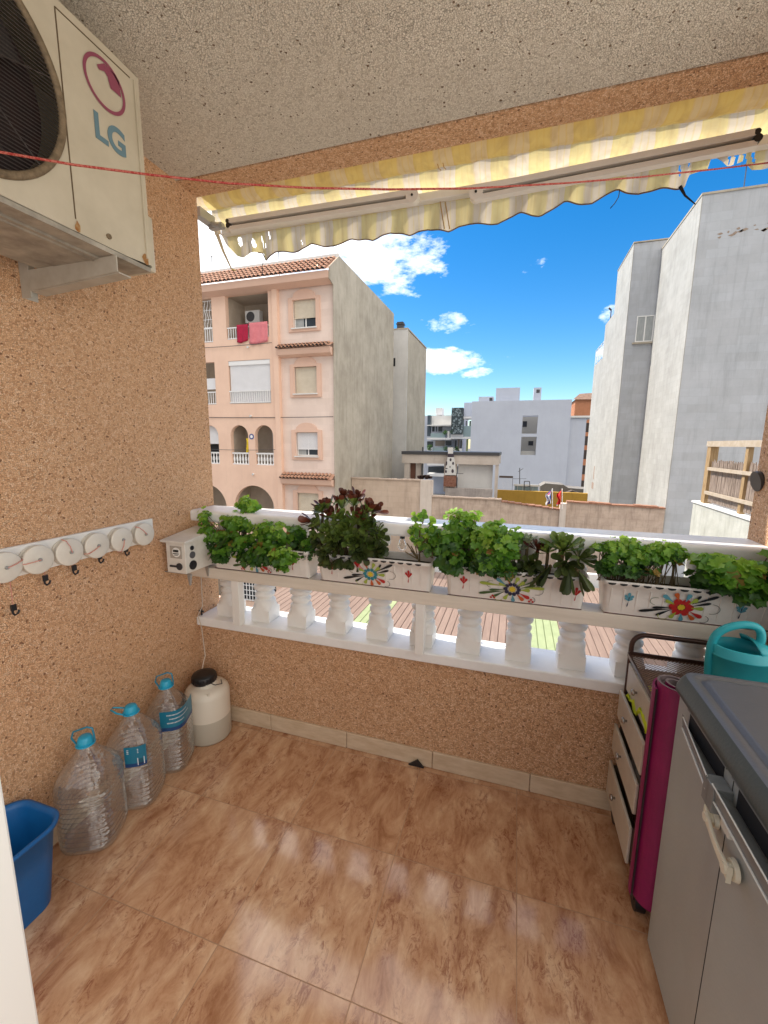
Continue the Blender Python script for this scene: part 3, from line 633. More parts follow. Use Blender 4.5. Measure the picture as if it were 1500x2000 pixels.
for k in range(3):
    a = k*PI/3+.3; e = Vector((0, math.cos(a), math.sin(a)))*(fr-.008); c_ = Vector((XA+.001, *fc)); m.cyl(c_-e, c_+e, .0016, n=5, cap=False)
m.build('fan_grille', mat('grille_wire', (.06, .045, .04), .4), ac)
# recessed line panel on the right part, its seam
m = MB(); ys, ye, zt = .893, AY1-.03, AZ1-.022
m.box(XA+.0003, XA+.0012, ys-.0015, ys+.0015, AZ0+.03, zt); m.box(XA+.0003, XA+.0012, ys, ye, zt-.0015, zt+.0015); m.build('panel_seam', mat('seam_grime', (.12, .075, .035), .8), ac)
m = MB(); m.box(XA+.0003, XA+.006, AY1-.020, AY1-.016, AZ0+.02, AZ1-.02); m.build('edge_fold', M_ac, ac, bevel=.001)
m = MB(); m.box(-1.38, XA-.012, AY1+.0005, AY1+.03, AZ0-.004, 2.12); m.build('valve_cover', M_ac, ac, bevel=.006)
M_rust = mat('rust', (.30, .11, .02), .9, (.42, .26, .12), 50)
for yy, zz, ry, rz in ((ys+.004, AZ0+.012, .008, .014), (AY1-.022, AZ0+.016, .012, .016)):
    m = MB(); m.add([(XA+.0016, yy+ry*math.cos(a*.6)*rnd(.7, 1.2), zz+rz*math.sin(a*.6)*rnd(.7, 1.2)) for a in range(10)], [tuple(range(10))])
    m.build('rust_stain', M_rust, ac)
m = MB(); m.cyl((XA+.0005, .985, AZ0+.028), (XA+.005, .985, AZ0+.028), .007, n=12); m.build('screw', M_dust, ac)
# round emblem and letters
M_logo = mat('plum_logo_ink', (.27, .06, .10), .5); M_lg = mat('blue_grey_letters', (.13, .22, .26), .5)
def fp(px, py, e=.002): p = atx(px, py, XA); return Vector((XA+e, p.y, p.z))
cxy = [atx(px, py, XA) for px, py in ((172, 102), (236, 224), (160, 130), (243, 200))]
lc = ((cxy[0].y+cxy[1].y+cxy[2].y+cxy[3].y)/4, (cxy[0].z+cxy[1].z+cxy[2].z+cxy[3].z)/4)
LR = .062
lg = MB(); n = 48; vs = []
for k in range(n):
    a = 2*PI*k/n
    for r_ in (LR, LR-.0085): vs.append((XA+.002, lc[0]+math.cos(a)*r_, lc[1]+math.sin(a)*r_))
lg.add(vs, [(2*k, 2*k+1, (2*k+3) % (2*n), (2*k+2) % (2*n)) for k in range(n)])
lg.add([fp(*p) for p in ((188, 126), (202, 124), (214, 136), (224, 147), (231, 160), (236, 192), (228, 184), (215, 173), (209, 150), (203, 140), (192, 136))], [tuple(range(11))])
lg.build('emblem', M_logo, ac)
def text_mesh(name, body, size, matl, parent, loc, mat3, bold=.0):
    cu = bpy.data.curves.new(name, 'FONT'); cu.body = body; cu.size = size; cu.extrude = .0004; cu.offset = bold
    o = bpy.data.objects.new(name, cu); COL.objects.link(o); dg = bpy.context.evaluated_depsgraph_get()
    me = bpy.data.meshes.new_from_object(o.evaluated_get(dg)); bpy.data.objects.remove(o); bpy.data.curves.remove(cu)
    me.materials.clear(); me.materials.append(matl)
    base = root_loc(parent); R3 = Matrix(mat3).transposed()
    for v in me.vertices: v.co = R3 @ v.co + Vector(loc) - base
    o = bpy.data.objects.new(name, me); COL.objects.link(o); o.parent = parent; return o
pL = atx(183, 262, XA)
text_mesh('letters', 'LG', .088, M_lg, ac, (XA+.0014, pL.y+.001, pL.z-.002), ((0, .92, 0), (0, 0, 1), (1, 0, 0)), .0028)

br = thing('wall_bracket', 'off-white steel angle bracket bolted under the air conditioner', 'bracket', (-1.5, 1.0, 1.88), )
M_br = mat('bracket_paint', (.50, .46, .39), .5, (.42, .37, .30), 14)
m = MB(); ya, yb = 1.0, 1.045
m.box(XL+.001, XL+.005, ya, yb, 1.868, 2.22); m.box(XL+.005, XL+.04, ya, ya+.004, 1.868, 2.22); m.build('upright', M_br, br)
m = MB(); m.hexa([(XL+.042, ya-.001, 1.885), (XA+.005, ya-.001, 1.905), (XA+.005, ya+.003, 1.905), (XL+.042, ya+.003, 1.885), (XL+.042, ya-.001, 1.945), (XA+.005, ya-.001, 1.948), (XA+.005, ya+.003, 1.948), (XL+.042, ya+.003, 1.945)])
m.hexa([(XL+.042, ya+.004, 1.883), (XA+.005, ya+.004, 1.902), (XA+.005, ya+.045, 1.902), (XL+.042, ya+.045, 1.883), (XL+.042, ya+.004, 1.887), (XA+.005, ya+.004, 1.906), (XA+.005, ya+.045, 1.906), (XL+.042, ya+.045, 1.887)])
m.build('arm', M_br, br)
m = MB(); m.cyl((XA-.10, ya+.02, 1.927), (XA-.10, ya+.02, 1.97), .012, n=10); m.box(XA-.13, XA-.08, ya, ya+.04, 1.938, 1.948); m.build('rubber_mount', M_black, br)

# ------------------------------------------------------------------ line reels
rk = thing('line_reel_rack', 'white board of round clothes line reels screwed to the left wall', 'reel rack', (-1.5, 1.0, 1.0))
M_reel = mat('cream_reel_plastic', (.72, .665, .575), .42, (.68, .62, .53), 30)
M_cord = mat('red_cord', (.34, .02, .015), .7, (.50, .14, .10), 260, ramp=(.45, .55)); M_pinkc = mat('pale_red_cord', (.58, .16, .11), .75, (.7, .4, .33), 300)
m = MB(); m.poly([(XL+.001, .30, 1.094), (XL+.001, 1.41, 1.097), (XL+.001, 1.41, 1.015), (XL+.001, 1.37, 1.0), (XL+.001, .30, .996)], (.014, 0, 0)); m.build('backboard', M_white, rk, bevel=.002)
rp = [atx(px, py, XL+.04) for px, py in ((10, 1106), (75, 1088), (136, 1073), (190, 1062), (238, 1049), (282, 1037))]
cords = []
for i, p in enumerate(rp):
    yy = p.y; zz = 1.043 if i else 1.043
    m = MB(); 
    R1 = .047
    m.lathe((0, 0, 0), [(.012, 0), (R1, .001), (R1, .005), (.022, .006), (.022, .019), (R1, .020), (R1+.001, .022), (R1, .026), (R1-.003, .0275), (.01, .029), (.0, .029)], 32)
    m.v = [Vector((XL+.016+v.z, yy+v.x, zz+v.y)) for v in m.v]
    rl = m.build('reel', M_reel, rk)
    m = MB(); m.cyl((XL+.046, yy, zz), (XL+.052, yy, zz), .006, .005, n=12); m.build('screw', M_galv, rl)
    m = MB()
    ang = (.3, 3.2, 1.9, 3.6, 4.4, 2.3)[i]
    e = Vector((0, math.cos(ang), math.sin(ang)))
    c = Vector((XL+.049, yy, zz)); 
    m.tube([c+Vector((.003, 0, 0)), c+e*.024+Vector((.004, .002, 0)), c+e*.046, c+e*.05-Vector((.02, 0, 0))], .0017, 6)
    for k in range(14): m.tube([(XL+.022+k*.001, yy+.024*math.cos(a*.7), zz+.024*math.sin(a*.7)) for a in range(9)], .0012, 5, closed=True)
    m.build('cord', M_pinkc, rl)
M_hook = M_black
for px, py, ln in ((28, 1190, .09), (90, 1132, 0), (146, 1112, 0), (196, 1090, 0), (247, 1076, 0)):
    p = atx(px, py, XL+.03); y_, z_ = p.y, p.z; X0 = XL+.03
    m = MB(); m.box(X0-.003, X0+.003, y_-.009, y_+.006, z_-.004, z_+.016)
    pts = [(X0, y_-.004, z_+.004), (X0, y_-.006, z_-.01), (X0, y_, z_-.019), (X0, y_+.009, z_-.016), (X0, y_+.013, z_-.006)]
    m.tube(pts, .0032, 7); hk = m.build('hook', M_hook, rk)
    m = MB(); m.tube([(X0, y_-.002, z_+.015), (X0, y_-.001, 1.01)], .0012, 5); m.build('hook_cord', M_pinkc, rk)

# red clothes line across the balcony
P0 = Vector((XL, .12, 0)); P1 = Vector((XR, 1.74, 0))
def on_plan(px, py):
    d = ray(px, py); e = P1-P0; # intersect in plan
    den = d.x*e.y-d.y*e.x; tt = (P0.x*e.y-P0.y*e.x)/den
    return Vector((d.x*tt, d.y*tt, EYE+d.z*tt))
pts = [on_plan(*p) for p in ((-160, 268), (0, 297), (145, 322), (290, 341), (445, 358), (600, 367), (760, 370), (920, 368), (1100, 358), (1250, 346), (1400, 330), (1500, 318), (1530, 314))]
m = MB(); m.tube(pts, .0021, 8); tag(m.build('clothes_line', M_cord), 'thin red braided clothes line sagging across the balcony opening', 'clothes line')

# ------------------------------------------------------------------ awning
def awning_mat():
    m = bpy.data.materials.new('striped_canvas'); m.use_nodes = True; t = m.node_tree; b = t.nodes['Principled BSDF']; out = t.nodes['Material Output']
    g = N(t, 'ShaderNodeNewGeometry'); s = N(t, 'ShaderNodeSeparateXYZ'); t.links.new(g.outputs['Position'], s.inputs[0])
    n0 = N(t, 'ShaderNodeTexNoise'); n0.inputs['Scale'].default_value = 6; t.links.new(g.outputs['Position'], n0.inputs[0])
    xx = math_n(t, 'ADD', s.outputs[0], math_n(t, 'MULTIPLY', n0.outputs['Fac'], .04))
    f = math_n(t, 'FRACT', math_n(t, 'DIVIDE', xx, .15)); st_ = math_n(t, 'LESS_THAN', f, .5)
    f2 = math_n(t, 'FRACT', math_n(t, 'DIVIDE', xx, .025)); st2 = math_n(t, 'LESS_THAN', f2, .22)
    c = mix_n(t, st_, (.66, .57, .43), (.68, .57, .27)); c = mix_n(t, math_n(t, 'MULTIPLY', st2, .45), c, (.66, .52, .22))
    mp_ = N(t, 'ShaderNodeMapping'); mp_.inputs['Scale'].default_value = (18, 18, 5); t.links.new(g.outputs['Position'], mp_.inputs[0])
    n1 = N(t, 'ShaderNodeTexNoise'); n1.inputs['Scale'].default_value = 1; n1.inputs['Detail'].default_value = 6; n1.inputs['Distortion'].default_value = .6; t.links.new(mp_.outputs[0], n1.inputs[0])
    r = N(t, 'ShaderNodeMapRange'); r.inputs[1].default_value = .45; r.inputs[2].default_value = .72; t.links.new(n1.outputs['Fac'], r.inputs[0])
    c = mix_n(t, math_n(t, 'MULTIPLY', r.outputs[0], .5), c, (.42, .30, .17))
    t.links.new(c, b.inputs['Base Color']); b.inputs['Roughness'].default_value = .85
    tr = N(t, 'ShaderNodeBsdfTranslucent'); t.links.new(c, tr.inputs[0]); mx = N(t, 'ShaderNodeMixShader'); mx.inputs[0].default_value = .62
    t.links.new(b.outputs[0], mx.inputs[1]); t.links.new(tr.outputs[0], mx.inputs[2]); t.links.new(mx.outputs[0], out.inputs[0])
    bp = N(t, 'ShaderNodeBump'); bp.inputs['Strength'].default_value = .4; bp.inputs['Distance'].default_value = .01; t.links.new(n0.outputs['Fac'], bp.inputs['Height']); t.links.new(bp.outputs[0], b.inputs['Normal'])
    return m
M_aw = awning_mat(); M_alu = mat('white_aluminium', (.78, .74, .68), .4, (.72, .68, .62), 8)
aw = thing('awning', 'faded yellow and white striped awning rolled up over the opening, torn at both ends', 'awning', (-.3, 2.0, 2.4))
X0_, X1_ = -1.585, 1.25
m = MB(); NX = 120
secs = [(1.862, 2.66), (1.862, 2.60), (1.88, 2.572), (1.91, 2.562), (1.945, 2.572), (1.975, 2.595), (1.985, 2.63), (1.97, 2.67), (1.93, 2.69), (1.89, 2.685)]
vs = []
for i in range(NX+1):
    x = X0_+(X1_-X0_)*i/NX; w = .003*math.sin(x*31)+.002*math.sin(x*83)
    for (yy, zz) in secs: vs.append((x, yy+w*.6, zz+w))
L = len(secs)
m.add(vs, [(i*L+k, i*L+(k+1) % L, (i+1)*L+(k+1) % L, (i+1)*L+k) for i in range(NX) for k in range(L)], 0, True); m.build('rolled_fabric', M_aw, aw)
m = MB(); vs = []   # sheet from the roll to the front bar
for i in range(NX+1):
    x = X0_+.03+(X1_-X0_-.03)*i/NX; w = .004*math.sin(x*23+1)
    vs += [(x, 1.975, 2.60+w), (x, 1.985, 2.565+w), (x, 2.02, 2.545+w*.5), (x, 2.055, 2.535)]
m.add(vs, [(i*4+k, i*4+k+1, i*4+4+k+1, i*4+4+k) for i in range(NX) for k in range(3)], 0, True); m.build('canopy_sheet', M_aw, aw)
bz = at(700, 388, 2.03).z
m = MB(); m.box(X0_+.05, X1_, 2.02, 2.06, 2.497, 2.532); m.build('front_bar', M_alu, aw, bevel=.004)
# valance with scallops and tears (profile measured at Y=2.05)
VY = 2.05
prof_px = [(425, 452), (438, 478), (455, 497), (470, 503), (482, 494), (495, 491), (511, 491), (514, 508), (520, 503), (537, 490), (583, 489), (606, 474), (630, 478), (651, 480), (668, 472), (685, 464), (706, 466), (727, 468), (744, 458), (761, 451), (780, 455), (799, 458), (815, 450), (834, 445), (855, 448), (875, 450), (895, 440), (915, 434),
           (940, 436), (972, 434), (995, 422), (1016, 414), (1056, 419), (1080, 405), (1104, 392), (1130, 394), (1156, 395), (1180, 380), (1208, 368), (1230, 372), (1248, 376), (1270, 371), (1292, 366), (1324, 364), (1340, 362), (1348, 338), (1384, 328), (1392, 302), (1424, 320), (1440, 314), (1455, 310), (1470, 330), (1490, 328), (1520, 322), (1600, 330)]
pf = sorted([(at(a, b, VY).x, at(a, b, VY).z) for a, b in prof_px])
def vbot(x):
    if x <= pf[0][0]: return pf[0][1]+ .1
    for (xa, za), (xb2, zb) in zip(pf, pf[1:]):
        if xa <= x <= xb2: return za+(zb-za)*(x-xa)/(xb2-xa+1e-9)
    return pf[-1][1]
holes = [(467, 467, .012, .016), (468, 474, .012, .012), (494, 474, .010, .022), (510, 468, .004, .026), (516, 478, .003, .016), (525, 460, .003, .02), (588, 472, .002, .012), (1440, 300, .006, .04), (1455, 296, .004, .05), (1470, 292, .005, .045), (1328, 330, .003, .02), (1345, 316, .003, .015), (1425, 300, .004, .035)]
hw = [(at(a, b, VY), rx, rz) for a, b, rx, rz in holes]
m = MB(); NXV, NZV = 560, 22; xv0 = at(418, 440, VY).x; vs = []; ztop = 2.515
for i in range(NXV+1):
    x = xv0+(X1_-xv0)*i/NXV; zb = vbot(x)
    for j in range(NZV+1):
        f = j/NZV; z = ztop+(zb-ztop)*f; vs.append((x+(.01*f if x < -1.4 else 0), VY+(.006*math.sin(x*37)+.004*math.sin(x*71+1))*f+.012*f, z))
fs = []
for i in range(NXV):
    for j in range(NZV):
        a = i*(NZV+1)+j; p = Vector(vs[a]); bad = False
        for c, rx, rz in hw:
            if ((p.x-c.x-.5*(p.z-c.z)*-.4)/rx)**2+((p.z-c.z)/rz)**2 < 1: bad = True
        if not bad: fs.append((a, a+NZV+1, a+NZV+2, a+1))
m.add(vs, fs, 0, True); m.build('valance', M_aw, aw)
hem = MB(); pts = []
x = at(500, 480, VY).x
xe = at(1335, 360, VY).x; k = 0
while x < xe: pts.append((x, VY+.012+(.006*math.sin(x*37)+.004*math.sin(x*71+1)), vbot(x))); x += .012
hem.tube(pts, .0028, 5); hem.build('hem_piping', mat('brown_piping', (.16, .10, .06), .8), aw)
m = MB()
for px in (864, 874):
    a = at(px-4, 395, VY); b = at(px+4, 447, VY); m.tube([(a.x, VY-.004, a.z), (b.x, VY+.001, b.z)], .0022, 5)
    c = at(px-5, 330, 1.95); m.tube([(c.x, 1.972, 2.58), (c.x, 1.93, 2.562), (c.x, 1.90, 2.562)], .0018, 5)
m.build('seam', mat('seam_brown', (.45, .27, .08), .8), aw)
M_slot = mat('slot_brown', (.20, .16, .12), .6)
def arm(pa, pb, Y, flip):
    a = at(*pa, Y); b = at(*pb, Y); d = (b-a).normalized(); up = Vector((0, 0, 1)); s_ = Vector((0, 1, 0))
    def seg(off0, off1, y0, y1, mname, mm):
        m = MB(); m.hexa([a+up*off0+s_*y0, b+up*off0+s_*y0, b+up*off0+s_*y1, a+up*off0+s_*y1, a+up*off1+s_*y0, b+up*off1+s_*y0, b+up*off1+s_*y1, a+up*off1+s_*y1]); return m.build(mname, mm, aw, bevel=.002)
    seg(-.026, -.006, -.012, .018, 'folding_arm', M_alu); seg(-.0055, .0065, .008, .018, 'arm_slot', M_slot); seg(.007, .030, -.012, .018, 'folding_arm', M_alu)
    m = MB(); e = a if not flip else b; h_ = b if not flip else a
    m.cyl(e+Vector((0, -.014, .002)), e+Vector((0, .02, .002)), .028, n=24); m.build('elbow_joint', M_alu, aw)
    m = MB(); m.cyl(e+Vector((0, -.018, .004)), e+Vector((0, -.0145, .004)), .005, n=10); m.build('bolt', M_dark, aw)
    m = MB(); m.cyl(h_+Vector((0, -.013, -.002)), h_+Vector((0, .02, -.002)), .013, n=16); m.cyl(h_+Vector((-.004, -.013, .018)), h_+Vector((0, .02, .018)), .010, n=14); m.build('hinge', M_black, aw)
arm((448, 441), (806, 386), 1.965, True); arm((930, 380), (1478, 272), 1.965, False)
m = MB(); m.box(X0_+.01, X0_+.05, 1.87, 1.98, 2.515, 2.56); m.cyl((X0_+.0, 1.93, 2.54), (X0_+.03, 1.93, 2.54), .016); m.cyl((X0_+.055, 1.95, 2.515), (X0_+.10, 1.95, 2.50), .012); m.box(X0_+.02, X0_+.10, 1.96, 1.99, 2.50, 2.525); m.build('end_bracket', M_galv, aw, bevel=.003)
m = MB(); m.tube([at(420, 445, 2.06), at(436, 490, 2.07), at(452, 525, 2.08), at(459, 528, 2.08)], .009, 5, rs=[.012, .007, .004, .004]); m.build('torn_strip', M_aw, aw)
m = MB(); m.tube([at(1210, 372, 2.06), at(1208, 385, 2.06), at(1200, 398, 2.06), at(1192, 407, 2.06)], .0018, 5)
m.tube([at(516, 505, 2.06), at(512, 520, 2.06), at(513, 538, 2.06)], .0018, 5)
m.tube([at(1328, 364, 2.06), at(1338, 382, 2.06), at(1358, 399, 2.06)], .004, 5, rs=[.007, .004, .002]); m.build('loose_thread', M_dark, aw)

# bulb string under the coping
ls = thing('string_light', 'cable with a clear hanging bulb under the white coping', 'string light', (-.5, 1.74, 1.0))
m = MB(); cpts = [(x, 1.86+.004*math.sin(x*9), 1.035+.006*math.sin(x*11)) for x in [XL+.02+i*.06 for i in range(38)]]; m.tube(cpts, .003, 6); m.build('cable', M_black, ls)
M_bulb = clearish('bulb_glass', (.93, .9, .85), .3, .03)
for px, py in ((786, 1050), (1385, 1085), (1010, 1070)):
    p = at(px, py, 1.86); m = MB(); m.cyl((p.x, p.y, p.z-.004), (p.x, p.y, 1.037), .012, n=14); m.build('socket', M_black, ls)
    m = MB(); m.lathe((p.x, p.y, p.z), [(.010, -.004), (.014, -.014), (.021, -.030), (.023, -.042), (.018, -.056), (.007, -.063), (.001, -.064)], 20); m.build('bulb', M_bulb, ls)
m = MB(); p = at(747, 1052, 1.80); m.box(p.x-.035, p.x+.03, 1.655, 1.70, 1.038, 1.0465); m.box(p.x-.006, p.x+.006, 1.70, 1.703, .93, 1.046); m.build('rail_hook', M_black, sh)

# black spotlight at the right wall end
sp2 = thing('spotlight', 'black cylindrical spotlight sticking out of the right wall end', 'spotlight', (.84, 1.83, 1.3))
a = at(1478, 940, 1.80); m = MB(); b = Vector((a.x+.10, 1.80, a.z+.02)); m.cyl(a, b, .033, .038, n=24); m.build('lamp_body', M_black, sp2)
m = MB(); m.cyl(a-Vector((.004, 0, .001)), a+Vector((.006, 0, .001)), .036, n=24); m.build('lens_ring', mat('ring_grey', (.05, .05, .05), .3), sp2)

# little cable tap on the ledge and thin drain tube to the canister
tp = thing('cable_tap', 'tiny black tap fitting on the left end of the ledge', 'tap', at(394, 1200, 1.67))
p = at(394, 1197, 1.665); m = MB(); m.cyl((p.x, p.y, .551), (p.x, p.y, .588), .004, n=8); m.cyl((p.x-.016, p.y, .572), (p.x+.012, p.y, .572), .0045, n=8); m.build('tap_body', M_black, tp)
M_tube = mat('milky_tube', (.6, .5, .4), .3)
m = MB(); q = at(398, 1125, 1.66); m.tube([(p.x+.006, 1.67, .80), (p.x+.008, 1.665, .6), (p.x+.004, 1.632, .56), (p.x+.02, 1.635, .50), (-1.395, 1.56, .40), (-1.392, 1.53, .345)], .0022, 6)
tag(m.build('drain_tube', M_tube), 'thin milky tube hanging from the ledge into the canister', 'tube')

# ------------------------------------------------------------------ floor objects
M_pet = clearish('clear_pet', (.96, .955, .94), .55, .06, .8, 40, .08, (.84, .83, .80), .04)
M_cap = mat('turquoise_cap', (.02, .36, .56), .35)
M_lab = mat('blue_label', (.008, .16, .26), .35); M_lab2 = mat('dark_blue_label', (.008, .05, .17), .35); M_labw = mat('label_white', (.7, .72, .74), .5)
def bottle(x, y, rot, label, h=.40, w=.074, handle='up', lab=None):
    g = thing('water_bottle', label, 'bottle', (x, y, 0), 'empty water bottles along the left wall')
    prof_ = [(.0005, .001), (w*.82, .001), (w*.95, .010), (w, .03)]
    z = .03
    while z < h*.56: prof_ += [(w*.95, z+.004), (w*.93, z+.008), (w*.93, z+.010), (w, z+.014), (w*1.01, z+.017), (w, z+.019)]; z += .019
    prof_ += [(w*1.0, h*.60), (w*.93, h*.66), (w*.78, h*.73), (w*.55, h*.80), (w*.36, h*.86), (.021, h*.90), (.019, h*.92), (.019, h*.94)]
    m = MB(); m.lathe((x, y, 0), prof_, 40, sq=3.6, sx=1.0, sy=1.0, rot=rot, cap=False)
    # round the neck: superellipse tends square, fine for these jugs
    m.build('bottle_body', M_pet, g)
    m = MB(); m.lathe((x, y, 0), [(.024, h*.925), (.025, h*.94), (.024, h*.955), (.020, h*.985), (.017, h*.992), (.001, h*.993)], 24); m.lathe((x, y, 0), [(.029, h*.915), (.031, h*.92), (.029, h*.927)], 24); m.build('cap', M_cap, g)
    m = MB(); cz = h*.93
    if handle == 'up':
        pts = [(-.030, 0, cz-.002), (-.042, 0, cz+.022), (-.034, 0, cz+.045), (.010, 0, cz+.058), (.026, 0, cz+.052), (.030, 0, cz+.02), (.029, 0, cz-.002)]
    else:
        pts = [(-.020, -.02, cz), (-.045, -.015, cz+.004), (-.070, -.003, cz+.014), (-.068, .012, cz+.014), (-.045, .02, cz+.006), (-.02, .02, cz)]
    ca, sa = math.cos(rot*0+.5), math.sin(.5)
    m.tube([(x+a*ca-b*sa, y+a*sa+b*ca, c) for a, b, c in pts], .0032, 8); m.build('carry_handle', M_cap if handle != 'up' else mat('turquoise_handle', (.02, .22, .33), .3), g)
    if lab:
        z0, z1, k0, k1 = lab; n = 16; R_ = w*1.012; vs = []
        for k in range(n+1):
            q = k0+(k1-k0)*k/n; a, b = math.cos(q), math.sin(q); l = (abs(a)**3.6+abs(b)**3.6)**(-1/3.6); a *= l*R_; b *= l*R_
            p_ = (x+a*math.cos(rot)-b*math.sin(rot), y+a*math.sin(rot)+b*math.cos(rot)); vs += [(*p_, z0), (*p_, z0+(z1-z0)*.18), (*p_, z1)]
        m = MB()
        for k in range(n): m.add([vs[3*k], vs[3*k+1], vs[3*k+4], vs[3*k+3]], [(0, 1, 2, 3)], 1, True); m.add([vs[3*k+1], vs[3*k+2], vs[3*k+5], vs[3*k+4]], [(0, 1, 2, 3)], 0, True)
        lb = m.build('label', [M_lab, M_lab2], g)
        m = MB()
        def lp(q, z, e):
            a, b = math.cos(q), math.sin(q); l = (abs(a)**3.6+abs(b)**3.6)**(-1/3.6); R2 = w*1.012+e; a *= l*R2; b *= l*R2
            return Vector((x+a*math.cos(rot)-b*math.sin(rot), y+a*math.sin(rot)+b*math.cos(rot), z))
        if k1-k0 > 1.5:
            for j, (f0, f1) in enumerate(((.15, .6), (.2, .7), (.15, .5))):
                z = z0+(z1-z0)*(.78-.2*j); q = k0+(k1-k0)*f0
                while q < k0+(k1-k0)*f1: m.add([lp(q, z, .0006), lp(q+.03, z, .0006), lp(q+.03, z+.005, .0006), lp(q, z+.005, .0006)], [(0, 1, 2, 3)]); q += .05
        else:
            q0 = k1-.28
            m.add([lp(q0-.02, z0+.006, .0004), lp(q0+.2, z0+.006, .0004), lp(q0+.2, z0+.036, .0004), lp(q0-.02, z0+.036, .0004)], [(0, 1, 2, 3)])
            for k in range(5): m.add([lp(q0+.01, z0+.009+k*.005, .0009), lp(q0+.15, z0+.009+k*.005, .0009), lp(q0+.15, z0+.011+k*.005, .0009), lp(q0+.01, z0+.011+k*.005, .0009)], [(0, 1, 2, 3)], 1)
            for j in range(3): m.add([lp(k0+.1, z1-.014-j*.007, .0006), lp(k0+.5, z1-.014-j*.007, .0006), lp(k0+.5, z1-.011-j*.007, .0006), lp(k0+.1, z1-.011-j*.007, .0006)], [(0, 1, 2, 3)])
        m.build('label_print', [M_labw, M_black], lb)
    return g
bottle(-1.395, .955, .45, 'clear empty water bottle with no label, nearest the blue bucket', .405, .092)
bottle(-1.395, 1.14, .42, 'clear empty water bottle with a small barcode label, middle of the row', .405, .090, 'down', (.20, .285, -1.5, -.75))
bottle(-1.405, 1.325, .40, 'clear empty water bottle with a wide blue label, next to the white canister', .405, .086, 'up', (.215, .305, -1.55, .55))

cn = thing('canister', 'milky white round canister with a black lid in the floor corner', 'canister', (-1.405, 1.555, 0))
def milky(name, c, a):
    m = mat(name, c, .35); b = m.node_tree.nodes['Principled BSDF']; b.inputs['Subsurface Weight'].default_value = .0; b.inputs['Transmission Weight'].default_value = a; b.inputs['Roughness'].default_value = .6; return m
M_milk = mat('milky_plastic', (.72, .66, .56), .4); M_liq = mat('milky_plastic_filled', (.50, .46, .38), .4)
cxn, cyn, R_ = -1.375, 1.535, .103
m = MB(); m.lathe((cxn, cyn, 0), [(.001, .001), (R_*.93, .001), (R_, .012), (R_, .118)], 40, mi=1, cap=False)
m.lathe((cxn, cyn, 0), [(R_, .118), (R_, .225), (R_*.96, .245), (R_*.80, .262), (R_*.55, .268), (.05, .27), (.048, .285), (.001, .286)], 40, cap=False); m.build('tank', [M_milk, M_liq], cn)
m = MB(); m.lathe((cxn-.012, cyn+.0, 0), [(.052, .278), (.056, .282), (.056, .312), (.052, .318), (.03, .32), (.001, .32)], 32)
for k in range(20): a = 2*PI*k/20; m.box(cxn-.012+.054*math.cos(a)-.003, cxn-.012+.054*math.cos(a)+.003, cyn+.054*math.sin(a)-.003, cyn+.054*math.sin(a)+.003, .284, .31)
m.build('screw_lid', M_black, cn)
m = MB(); m.tube([(cxn+.035, cyn-.02, .29), (cxn+.075, cyn-.03, .292), (cxn+.09, cyn, .285), (cxn+.06, cyn+.03, .283)], .0022, 6); m.build('lid_strap', M_black, cn)
m = MB(); m.cyl((cxn+.06, cyn-.062, .238), (cxn+.06, cyn-.062, .262), .007, n=10); m.build('pour_spout', M_milk, cn)

# bucket
M_bucket = mat('blue_bucket_plastic', (.006, .12, .36), .4, (.006, .105, .32), 20)
bk = thing('bucket', 'blue plastic bucket with a pouring rim against the left wall', 'bucket', (-1.39, .66, 0))
m = MB(); cxb, cyb = -1.385, .655
def rrect(z, hx, hy, r, n=8):
    pts = []
    for sx, sy_, a0 in ((1, 1, 0), (-1, 1, PI/2), (-1, -1, PI), (1, -1, 1.5*PI)):
        for k in range(n): a = a0+PI/2*k/(n-1); pts.append(Vector((cxb+sx*(hx-r)+r*math.cos(a), cyb+sy_*(hy-r)+r*math.sin(a), z)))
    return pts
RR = [rrect(.001, .078, .105, .05), rrect(.14, .092, .118, .055), rrect(.262, .103, .13, .06), rrect(.264, .114, .141, .068), rrect(.276, .116, .143, .068), rrect(.278, .106, .133, .06), rrect(.262, .099, .126, .055), rrect(.14, .088, .114, .05), rrect(.006, .074, .10, .046)]
L = len(RR[0]); vs = [p for r_ in RR for p in r_]
m.add(vs, [(i*L+k, i*L+(k+1) % L, (i+1)*L+(k+1) % L, (i+1)*L+k) for i in range(len(RR)-1) for k in range(L)], 0, True)
m.add(RR[0], [tuple(range(L))[::-1]]); m.add(RR[-1], [tuple(range(L))]); m.build('bucket_body', M_bucket, bk)
m = MB(); m.cyl((cxb+.10, cyb-.10, .235), (cxb+.108, cyb-.105, .235), .011, n=14); m.build('handle_pivot', mat('red_pivot', (.5, .02, .04), .4), bk)

# door jamb at the left frame edge
dj = thing('door_frame', 'white door frame edge cutting the lower left corner', 'door frame', (0, 0, 0))
pj = at(72, 1960, .36); dj.location = (pj.x-.03, .34, 0)
bx('jamb', mat('white_lacquer', (.88, .86, .81), .3), dj, pj.x-.028, pj.x, .30, .36, 0.001, 2.3, bevel=.004)
bx('glazing_gasket', mat('grey_gasket', (.10, .10, .10), .6), dj, pj.x-.040, pj.x-.029, .31, .35, .001, 2.3)
bx('sash', mat('pale_sash', (.70, .69, .66), .35), dj, pj.x-.10, pj.x-.041, .29, .34, .001, 2.3, bevel=.004)

